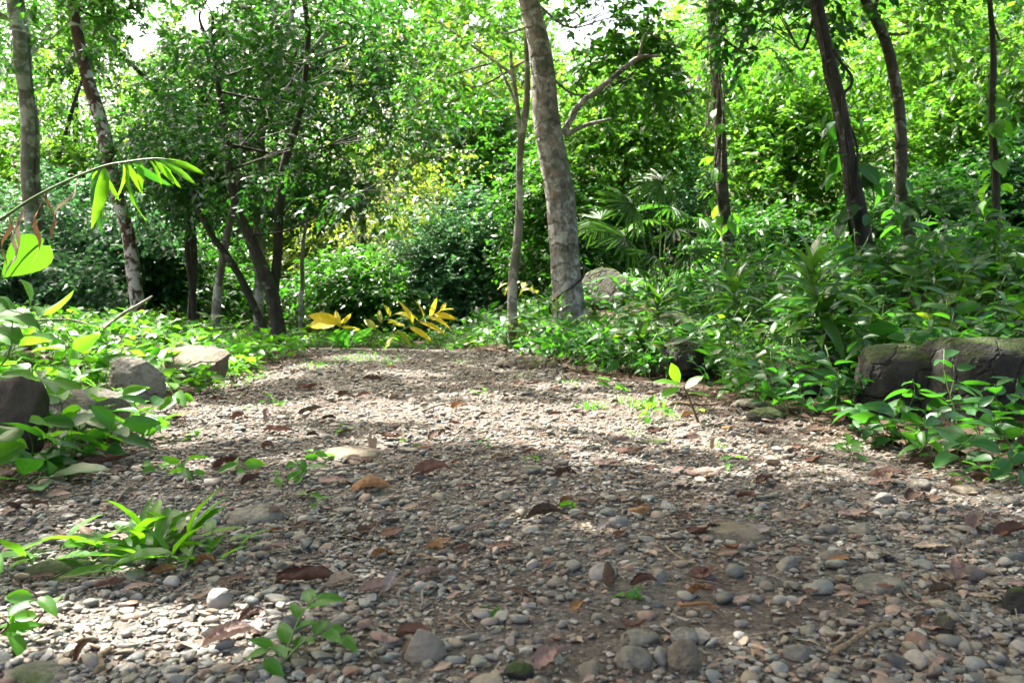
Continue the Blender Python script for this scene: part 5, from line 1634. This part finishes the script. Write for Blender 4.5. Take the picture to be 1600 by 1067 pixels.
DEAD = {k: [dead_template(k, 600 + 10 * i + j) for j in range(2)] for i, k in enumerate(('flat', 'taco', 'arch', 'roll', 'crumple', 'tent', 'smile'))}
R_, P_, D_, O_, T_, G_ = 'dead_red', 'dead_pink', 'dead_dark', 'dead_orange', 'dead_tan', 'dead_grey'
GEN = None
LEAVES = [  # px, py, width px, yaw (deg, 0 = along x), kind, colour, label
    (580, 772, 66, -8, 'arch', O_, 'long arched orange-brown leaf, rolled like a tube, mid-path'), (672, 750, 62, 5, 'taco', R_, 'big curled red-brown leaf lying open on its side'), (650, 748, 34, 20, 'flat', P_, 'pale leaf tucked behind the big curled red-brown one'),
    (582, 706, 24, 80, 'taco', T_, 'upright folded pale leaf at the end of the long slab'), (685, 690, 34, 10, 'crumple', D_, 'dark-mouthed curled leaf beyond the long slab'), (610, 690, 34, 15, 'smile', R_, 'leaf curved like a smile above the long slab'),
    (514, 661, 24, 5, 'taco', D_, 'dark cupped leaf with pale stalk beyond the tiny seedling'), (485, 650, 38, 0, 'roll', D_, 'dark rolled leaf in the far sunny patch'), (416, 660, 22, 100, 'taco', P_, 'upright pinkish leaf in the far sunny patch'), (435, 682, 42, 3, 'roll', R_, 'long thin red-brown leaf roll near the sunny edge'),
    (569, 624, 22, 10, 'taco', R_, GEN), (539, 626, 26, 0, 'crumple', D_, GEN), (480, 611, 32, 0, 'smile', R_, GEN), (582, 598, 28, 0, 'roll', D_, GEN), (612, 579, 18, 0, 'taco', R_, GEN), (581, 578, 16, 0, 'tent', R_, GEN), (552, 577, 12, 0, 'taco', R_, GEN),
    (710, 669, 22, -30, 'roll', R_, GEN), (732, 672, 26, -10, 'arch', R_, GEN), (717, 642, 26, 5, 'crumple', O_, GEN), (776, 655, 18, 20, 'taco', P_, GEN), (757, 655, 18, 0, 'taco', D_, GEN), (645, 632, 22, 30, 'crumple', P_, GEN), (523, 762, 52, -5, 'flat', P_, 'pale flat red-tinged leaf behind the seedlings'),
    (480, 783, 44, 8, 'flat', R_, 'red-brown leaf under the two-pair seedling'), (727, 768, 24, 0, 'tent', R_, GEN), (357, 736, 52, -10, 'taco', R_, 'large red-brown leaf curled up beside the damp patch'), (167, 731, 56, 0, 'smile', R_, 'pair-ridged brown leaf curled below the cracked boulder herbs'),
    (294, 653, 26, 10, 'flat', O_, 'pale orange leaf on the sunny path edge'), (372, 661, 26, 0, 'crumple', R_, GEN), (385, 625, 12, 60, 'tent', R_, GEN), (306, 638, 14, 60, 'tent', D_, GEN), (47, 772, 44, 5, 'flat', P_, 'pinkish leaf lying beyond the tan stones'),
    (832, 605, 20, 0, 'smile', R_, GEN), (871, 613, 20, 10, 'arch', R_, GEN), (894, 621, 14, 0, 'tent', R_, GEN), (932, 655, 30, 5, 'flat', P_, GEN), (920, 697, 18, 70, 'taco', P_, GEN), (967, 693, 32, -10, 'tent', P_, 'ribbed pink leaf at the edge of the brightest patch'),
    (985, 713, 46, -8, 'tent', R_, 'ribbed red leaf below the brightest patch'), (952, 733, 48, 4, 'flat', P_, 'wide ribbed pale pink leaf in the shade below the ribbed red one'), (1104, 748, 60, 8, 'tent', P_, 'sunlit ribbed leaf bleached pale in a lone sun fleck'),
    (1027, 681, 32, 0, 'smile', R_, GEN), (1072, 686, 34, 15, 'flat', P_, GEN), (1140, 675, 26, 5, 'flat', O_, 'orange-brown leaf just beyond the lone seedling stem'), (1087, 673, 24, 0, 'flat', P_, GEN), (1116, 708, 24, 60, 'taco', T_, GEN), (1122, 718, 24, 0, 'flat', D_, 'purplish dark leaf by the pale lit seedling'),
    (910, 793, 28, -30, 'flat', R_, 'rosy brown leaf above the oval dark stone'), (1167, 788, 36, -60, 'taco', R_, 'standing twisted leaf behind the broad tan stone'), (1000, 809, 38, 10, 'tent', O_, 'orange-brown leaf arched like a roof beside the oval stone'), (1071, 817, 28, 40, 'flat', R_, 'red-brown leaf just off the end of the broad tan stone'), (887, 723, 16, 0, 'crumple', O_, GEN),
    (1387, 748, 56, -4, 'arch', R_, 'big arched red-brown leaf before the boulder herbs'), (1377, 763, 44, -25, 'flat', P_, 'ribbed pink leaf lying under the big arched one'), (1310, 662, 34, 25, 'smile', R_, 'cupped leaf curled like a hook at the bank foot'), (1385, 697, 46, -15, 'arch', R_, 'arched brown leaf at the edge of the herbs'),
    (1442, 702, 34, 60, 'taco', T_, 'tan crumpled leaf standing among the herbs'), (1520, 729, 48, -40, 'tent', R_, 'tent-shaped brown leaf under the herbs at the edge'), (1445, 733, 48, 0, 'roll', D_, 'long dark leaf roll below the herbs'), (1272, 726, 40, 0, 'flat', R_, GEN), (1242, 708, 28, 0, 'flat', R_, GEN), (1340, 816, 62, -3, 'flat', P_, 'broad pink-brown leaf lying flat on dark gravel'),
    (1267, 650, 20, 30, 'crumple', P_, GEN), (172, 925, 50, 15, 'tent', R_, 'ribbed dark red leaf below the lush clump'), (212, 934, 44, -10, 'flat', P_, 'pale torn leaf touching the ribbed dark red one'), (67, 914, 38, 0, 'flat', D_, 'dark leaf in the shade of the mossy stone'), (322, 894, 36, -20, 'crumple', O_, 'curly orange leaf beside the grey twig'),
    (365, 922, 50, 5, 'flat', D_, 'purplish leaf above the round olive stone'), (362, 1020, 84, 25, 'taco', P_, 'large pale folded leaf beside the trailing creeper'), (432, 842, 26, 0, 'taco', O_, 'small bright orange leaf beyond the creeper'), (480, 923, 92, -3, 'roll', R_, 'long rolled red-brown leaf crossing the gravel'), (612, 938, 36, 55, 'taco', G_, 'grey-brown ribbed leaf standing on edge'),
    (677, 908, 32, -40, 'flat', P_, 'pointed rosy leaf among twigs'), (783, 867, 46, -3, 'flat', R_, 'ribbed rusty leaf lying flat mid-gravel'), (597, 883, 34, 5, 'crumple', O_, 'crumpled orange-brown leaf between pale stones mid-gravel'), (605, 823, 36, -10, 'crumple', G_, 'pale grey crumpled leaf near the egg-shaped stone'), (692, 861, 44, 0, 'flat', O_, GEN), (712, 946, 30, 10, 'flat', P_, 'thin pink leaf near the two-leaved seedling'),
    (570, 998, 24, 50, 'taco', P_, 'folded pink leaf above the largest smooth stone'), (951, 926, 32, 80, 'tent', D_, 'upright dark triangular leaf standing like a fin'), (948, 876, 34, -15, 'flat', P_, GEN), (1017, 876, 26, -60, 'flat', T_, GEN), (853, 818, 58, 15, 'taco', D_, 'olive-dark leaf with a pale curled edge'), (950, 842, 40, -20, 'crumple', G_, 'silvery grey crumpled leaf'),
    (970, 849, 24, 20, 'crumple', O_, GEN), (1090, 843, 36, -30, 'smile', R_, 'red leaf curling up against the broad tan stone'), (1182, 842, 56, -5, 'flat', G_, 'grey-tan leaf draped over the end of the broad tan stone'), (862, 1050, 62, 10, 'crumple', P_, 'pink-brown crumpled leaf at the bottom beside the mossy stone'), (1160, 953, 34, 30, 'flat', P_, GEN), (905, 966, 30, 0, 'crumple', O_, GEN),
    (1462, 868, 62, -20, 'flat', T_, 'large tan leaf lying on dark stones'), (1582, 848, 62, 0, 'taco', R_, 'large ribbed rust-red leaf at the picture edge'), (1532, 834, 60, 10, 'crumple', P_, 'crumpled pink-brown leaf next to the rust-red one'), (1492, 918, 40, 60, 'crumple', P_, 'crumpled pink leaf between two olive stones'), (1550, 955, 66, -45, 'flat', T_, 'tan leaf slanting towards the dark green stone'),
    (1590, 928, 40, 0, 'flat', P_, 'pink leaf above the dark green stone'), (1270, 938, 26, 10, 'flat', R_, GEN), (1462, 1000, 44, -20, 'flat', P_, 'pinkish leaf scrap on bare soil'), (1462, 1056, 36, 0, 'flat', P_, 'flat pink leaf at the bottom edge'), (1505, 818, 46, 0, 'flat', P_, GEN), (1312, 886, 36, 0, 'flat', O_, GEN), (1376, 884, 40, -5, 'flat', D_, 'purple-brown leaf beside a dark oval stone'),
    (1115, 838, 24, 0, 'crumple', D_, GEN), (1430, 790, 40, 0, 'crumple', D_, GEN), (1460, 790, 34, 0, 'flat', D_, GEN), (1010, 762, 20, 0, 'flat', P_, GEN), (1060, 742, 24, 0, 'flat', P_, GEN), (845, 700, 26, 0, 'flat', P_, GEN), (800, 760, 24, 20, 'flat', P_, GEN), (705, 700, 26, 0, 'flat', P_, GEN), (390, 780, 24, 0, 'flat', P_, GEN), (300, 770, 26, 30, 'flat', D_, GEN), (240, 905, 30, 40, 'crumple', R_, GEN), (130, 1052, 40, 60, 'roll', O_, GEN)]
MARKS = [(543, 709, 'long thin slab'), (580, 772, 'long arched leaf'), (672, 750, 'big curled leaf'), (1092, 640, 'lone seedling'), (640, 500, 'yellow ginger stalk'), (893, 560, 'thick tree'), (296, 590, 'tan sloping boulder'), (206, 600, 'pale rounded boulder'),
         (1146, 834, 'broad tan stone'), (1370, 916, 'lichen-spotted stone'), (660, 1024, 'largest smooth stone'), (240, 850, 'lush leafy clump'), (952, 733, 'wide ribbed pale leaf'), (1387, 748, 'big arched leaf'), (951, 926, 'upright triangular leaf'), (783, 867, 'ribbed rusty leaf'),
         (600, 597, 'straight pale stick'), (680, 641, 'crooked pale twig'), (1205, 652, 'bright mossy mound'), (830, 740, 'pale flat slab'), (1066, 1042, 'yellowish lichened stone'), (357, 736, 'large curled red-brown leaf'), (402, 806, 'flat grey slab'), (1582, 848, 'rust-red leaf at the edge'),
         (86, 890, 'greenish mossy stone'), (62, 1062, 'pale corner stone'), (1000, 645, 'bright grass tufts'), (485, 650, 'dark rolled leaf'), (1022, 692, 'sun-bleached flat stone'), (830, 575, 'dark stone ledge')]
CNAME = {'dead_red': 'red-brown', 'dead_pink': 'pinkish', 'dead_dark': 'dark brown', 'dead_orange': 'orange-brown', 'dead_tan': 'tan', 'dead_grey': 'grey'}
KNAME = {'flat': 'flat', 'taco': 'folded', 'arch': 'arched', 'roll': 'rolled', 'crumple': 'crumpled', 'tent': 'humped', 'smile': 'cupped'}
used_lab = set(l[6] for l in LEAVES if l[6])
# more loose leaves between those measured
r = np.random.default_rng(99)
for k in range(120):
    px, py = r.uniform(250, 1500), 575 + 440 * r.random() ** 1.6
    c = gp(px, py)
    if not (float(xl(c[1])) + .1 < c[0] < float(xr(c[1])) - .05): continue
    kd = ('flat', 'crumple', 'taco', 'smile', 'tent', 'roll')[int(r.integers(6))]
    LEAVES.append((px, py, r.uniform(.03, .065) * FPX / c[1], r.uniform(-40, 40), kd, (R_, P_, R_, D_, P_, T_, O_)[int(r.integers(7))], None))
for i, (px, py, w, yaw, kind, mk, lab) in enumerate(LEAVES):
    c = gp(px, py)
    L = pxm(w, c[1]) * 1.08
    if mk == 'dead_dark' and kind == 'flat': L *= .95
    o = link('fallen_leaf', DEAD[kind][i % 2], None, M[mk])
    up_ = kind == 'tent' and yaw == 80
    o.scale = (L, L, L * (1.0 if kind != 'flat' else .8))
    rx = rng.normal() * .12 + .10
    o.rotation_euler = (rx, rng.normal() * .15, math.radians(yaw - 90))
    if yaw == 80:
        o.rotation_euler = (1.15, 0, .1)
        o.scale = (L * 1.4, L * 1.25, L)
    elif yaw in (55, 60, 100):
        o.rotation_euler = (.75, .2, math.radians(yaw - 90))
    o.location = (c[0], c[1], float(hgt(c[0], c[1])) + .017 + (.018 if yaw in (55, 60, 80, 100) else 0))
    if not lab:
        near = sorted(((math.hypot(px - a, (py - b) * 2), a, b, nm) for a, b, nm in MARKS))
        for dd, a, b, nm in near:
            dx, dy = px - a, (py - b) * 2
            rel = ('right of' if dx > 0 else 'left of') if abs(dx) > abs(dy) else ('in front of' if dy > 0 else 'beyond')
            lab = 'small %s %s leaf %s the %s' % (CNAME[mk], KNAME[kind], rel, nm)
            if lab not in used_lab: break
    used_lab.add(lab)
    tag(o, lab, 'leaf', 'fallen leaves on the gravel')

# crumbs of leaf and bark between the pebbles, too many to count
r = np.random.default_rng(8)
P, Fd, U, S_, T = [], [], [], [], []
x, y = path_points(6500, 1.2, 8.0, .12, 1.1)
wgt = .35 + .65 * sstep(-.2, .9, x - .15 * y + .2)
k = r.random(len(x)) < wgt
x, y = x[k], y[k]
n = len(x)
a = r.uniform(0, 6.28, n)
P = np.stack([x, y, hgt(x, y) + .010 + r.random(n) * .008], -1)
Fd = np.stack([np.cos(a), np.sin(a), r.normal(size=n) * .25], -1)
U = np.stack([r.normal(size=n) * .4, r.normal(size=n) * .4, np.ones(n)], -1)
me = leaf_mesh('leaf_litter', 'six', P, Fd, U, r.lognormal(math.log(.017), .45, n), r.random(n), M['crumb'], wscale=r.uniform(.35, 1.5, n))
tag(link('leaf_litter', me), 'crumbled brown leaf litter strewn between the pebbles', 'leaf litter', kind='stuff')
# litter under the herbs
sp = np.array(bank_spots(1500, 1, 2.2, 9, -.15, 2.0) + bank_spots(1100, -1, 2.2, 9, -.15, 1.6))
n = len(sp)
a = r.uniform(0, 6.28, n)
P = np.stack([sp[:, 0], sp[:, 1], hgt(sp[:, 0], sp[:, 1]) + .008 + r.random(n) * .01], -1)
Fd = np.stack([np.cos(a), np.sin(a), r.normal(size=n) * .2], -1)
U = np.stack([r.normal(size=n) * .4, r.normal(size=n) * .4, np.ones(n)], -1)
me = leaf_mesh('leaf_litter', 'six', P, Fd, U, r.uniform(.04, .11, n), r.random(n), M['dead_dark'], wscale=r.uniform(.6, 1.4, n))
tag(link('leaf_litter', me), 'dark rotting leaf litter under the herbs at both edges', 'leaf litter', kind='stuff')

# sticks and twigs
STK = [((1302, 1036), (1390, 992), 9, 'wood', 'knobbly tan stick on bare soil near the lower edge'), ((1400, 925), (1440, 968), 3, 'stem_red', 'thin reddish twig slanting past the lichened stone'), ((1500, 978), (1560, 1014), 4, 'wood_grey', 'grey twig slanting below the dark stones'),
       ((1295, 1024), (1345, 1004), 5, 'wood', 'short brown stick behind the knobbly tan one'), ((150, 1066), (172, 1030), 12, 'wood', 'broken tan stick end at the lower edge'), ((322, 886), (360, 858), 4, 'wood_grey', 'grey twig propped under the clump edge'), ((95, 915), (270, 932), 2.5, 'wood', 'long straw-coloured stalk below the lush clump'),
       ((172, 802), (228, 750), 3, 'wood', 'brown twig lying on the damp patch'), ((660, 648), (703, 634), 4, 'wood_grey', 'crooked pale twig far along the path'), ((598, 597), (652, 597), 3.5, 'wood_grey', 'straight pale stick lying across the far path'), ((1040, 642), (1120, 636), 6, 'wood', 'brown stick behind the lone seedling'),
       ((1040, 865), (1082, 892), 4, 'wood', 'curved twig pointing at the blue-grey stone'), ((1085, 920), (1155, 938), 3, 'stem_red', 'thin bent twig on bare soil patch'), ((1048, 976), (1096, 990), 4, 'wood_grey', 'grey twig above the bluish stone'), ((1062, 958), (1118, 962), 7, 'dead_orange', 'orange curled bark strip on bare soil'),
       ((626, 895), (646, 873), 4, 'wood_grey', 'short pale twig near the ribbed rusty leaf'), ((650, 882), (700, 886), 3, 'wood', 'thin brown twig beside the short pale one'), ((660, 962), (672, 930), 4, 'wood_grey', 'upright grey twig by the grey-brown ribbed leaf'), ((735, 712), (790, 706), 3, 'wood', 'forked twigs beyond the pale slab'),
       ((770, 722), (800, 716), 5, 'wood', 'flat brown twig beside the forked twigs'), ((1240, 930), (1200, 912), 3, 'wood_grey', 'thin pale twig near the long pale green stone'), ((875, 826), (920, 808), 3, 'wood', 'dark twig beside the olive-dark leaf'), ((1560, 905), (1590, 985), 3, 'wood_grey', 'long thin twig near the dark green stone'), ((490, 975), (590, 975), 2.5, 'wood', 'thin straight twig above the trailing creeper'),
       ((700, 975), (740, 1000), 2.5, 'wood', 'thin twig above the largest smooth stone'), ((1020, 1000), (1060, 1018), 4, 'wood_grey', 'twig wedged between blocky and bluish stones')]
for i, (a, b, w, mk, lab) in enumerate(STK):
    p, q = gp(*a), gp(*b)
    p[2] += .018; q[2] += .018
    rr = pxm(w, (p[1] + q[1]) / 2) / 2
    mid = (p + q) / 2 + np.array([rng.normal() * .012, rng.normal() * .012, .004])
    C = spline(np.array([p, p * .7 + mid * .3 + rng.normal(size=3) * rr, mid, mid * .4 + q * .6 + rng.normal(size=3) * rr, q]), 20)
    V, qd, tr = tube(C, np.linspace(rr, rr * .7, 20) * (1 + .15 * np.sin(np.arange(20) * 1.9 + i)), 7, .2, i, 40)
    V = np.vstack([V, C[0]])
    cap = np.stack([np.roll(np.arange(7), -1), np.arange(7), np.full(7, len(V) - 1)], -1)
    tag(link('stick', mesh_np('stick', V - p, [qd, tr, cap], True, None, None, M[mk]), None, None, p), lab, 'stick', 'sticks and twigs on the gravel')
# dry branches on the sunny side behind the herbs
for i, (rows, lab) in enumerate((([(155, 520, 4), (190, 492, 5), (215, 478, 5), (238, 463, 3)], 'dry grey branch slanting behind the bright herbs'), ([(0, 500, 3), (60, 500, 4), (112, 500, 4), (150, 512, 3), (170, 520, 2)], 'long dry twig lying across the bright herbs'), ([(1360, 322, 3), (1375, 318, 4), (1400, 302, 4), (1440, 294, 3)], 'pale dead branch caught behind the bowed trunk'))):
    t_ = spline(np.array(trk(6.0 if i < 2 else 9.5, rows)), 24)
    V, qd, tr = tube(t_[:, :3], t_[:, 3], 6, .2, i, 20)
    tag(link('branch', mesh_np('branch', V - t_[0, :3], [qd, tr], True, None, None, M['wood_grey']), None, None, t_[0, :3]), lab, 'branch')

# grass tufts on the gravel
r = np.random.default_rng(12)
TUFT = [(925, 640, 30, 26, 'bright grass tuft at the near rim of the brightest patch'), (1010, 640, 40, 30, 'grass tuft between brightest patch and lone seedling'), (1040, 650, 40, 24, 'sunlit grass tuft at the foot of the lone seedling'), (975, 632, 34, 22, 'low grass tuft beyond the brightest patch'), (560, 562, 60, 16, 'wide low grass patch at the far end of the path'), (500, 572, 50, 14, 'low grass near the far sunny corner'),
        (610, 566, 50, 12, 'thin grass strip under the yellow ginger'), (400, 592, 50, 14, 'grass by the tan sloping boulder'), (345, 605, 40, 14, 'grass along the edge before the tan boulder'), (720, 568, 40, 10, 'grass dots at the far bend'), (810, 590, 36, 12, 'grass by the dark ledge'), (890, 600, 40, 12, 'grass along the foot of the ledge'), (385, 640, 20, 10, 'small grass dab in the sun patch'), (1330, 700, 26, 18, 'grass sprig at the bank foot'), (990, 680, 30, 14, 'pale grass at the bright patch edge'), (1120, 700, 24, 16, 'grass by pale leaves')]
for i, (px, py, w, h, lab) in enumerate(TUFT):
    c = gp(px, py)
    D = c[1]
    n = 26 if w < 45 else 60
    x = c[0] + r.normal(size=n) * pxm(w, D) * .3
    y = c[1] + r.normal(size=n) * pxm(w, D) * (.5 if w < 45 else .9)
    a = r.uniform(0, 6.28, n)
    P = np.stack([x, y, hgt(x, y)], -1)
    Fd = np.stack([np.cos(a) * .6, np.sin(a) * .6, r.uniform(.4, 1.3, n)], -1)
    U = np.stack([-np.cos(a) * .5, -np.sin(a) * .5, np.ones(n)], -1)
    me = leaf_mesh('grass_tuft', 'strap', P - c, Fd, U, pxm(h, D) * r.uniform(.5, 1.2, n), r.random(n), M['herb_lit'], wscale=.8)
    o = tag(link('grass_tuft', me, None, None, c), lab, 'grass', 'grass tufts on the gravel', 'stuff')
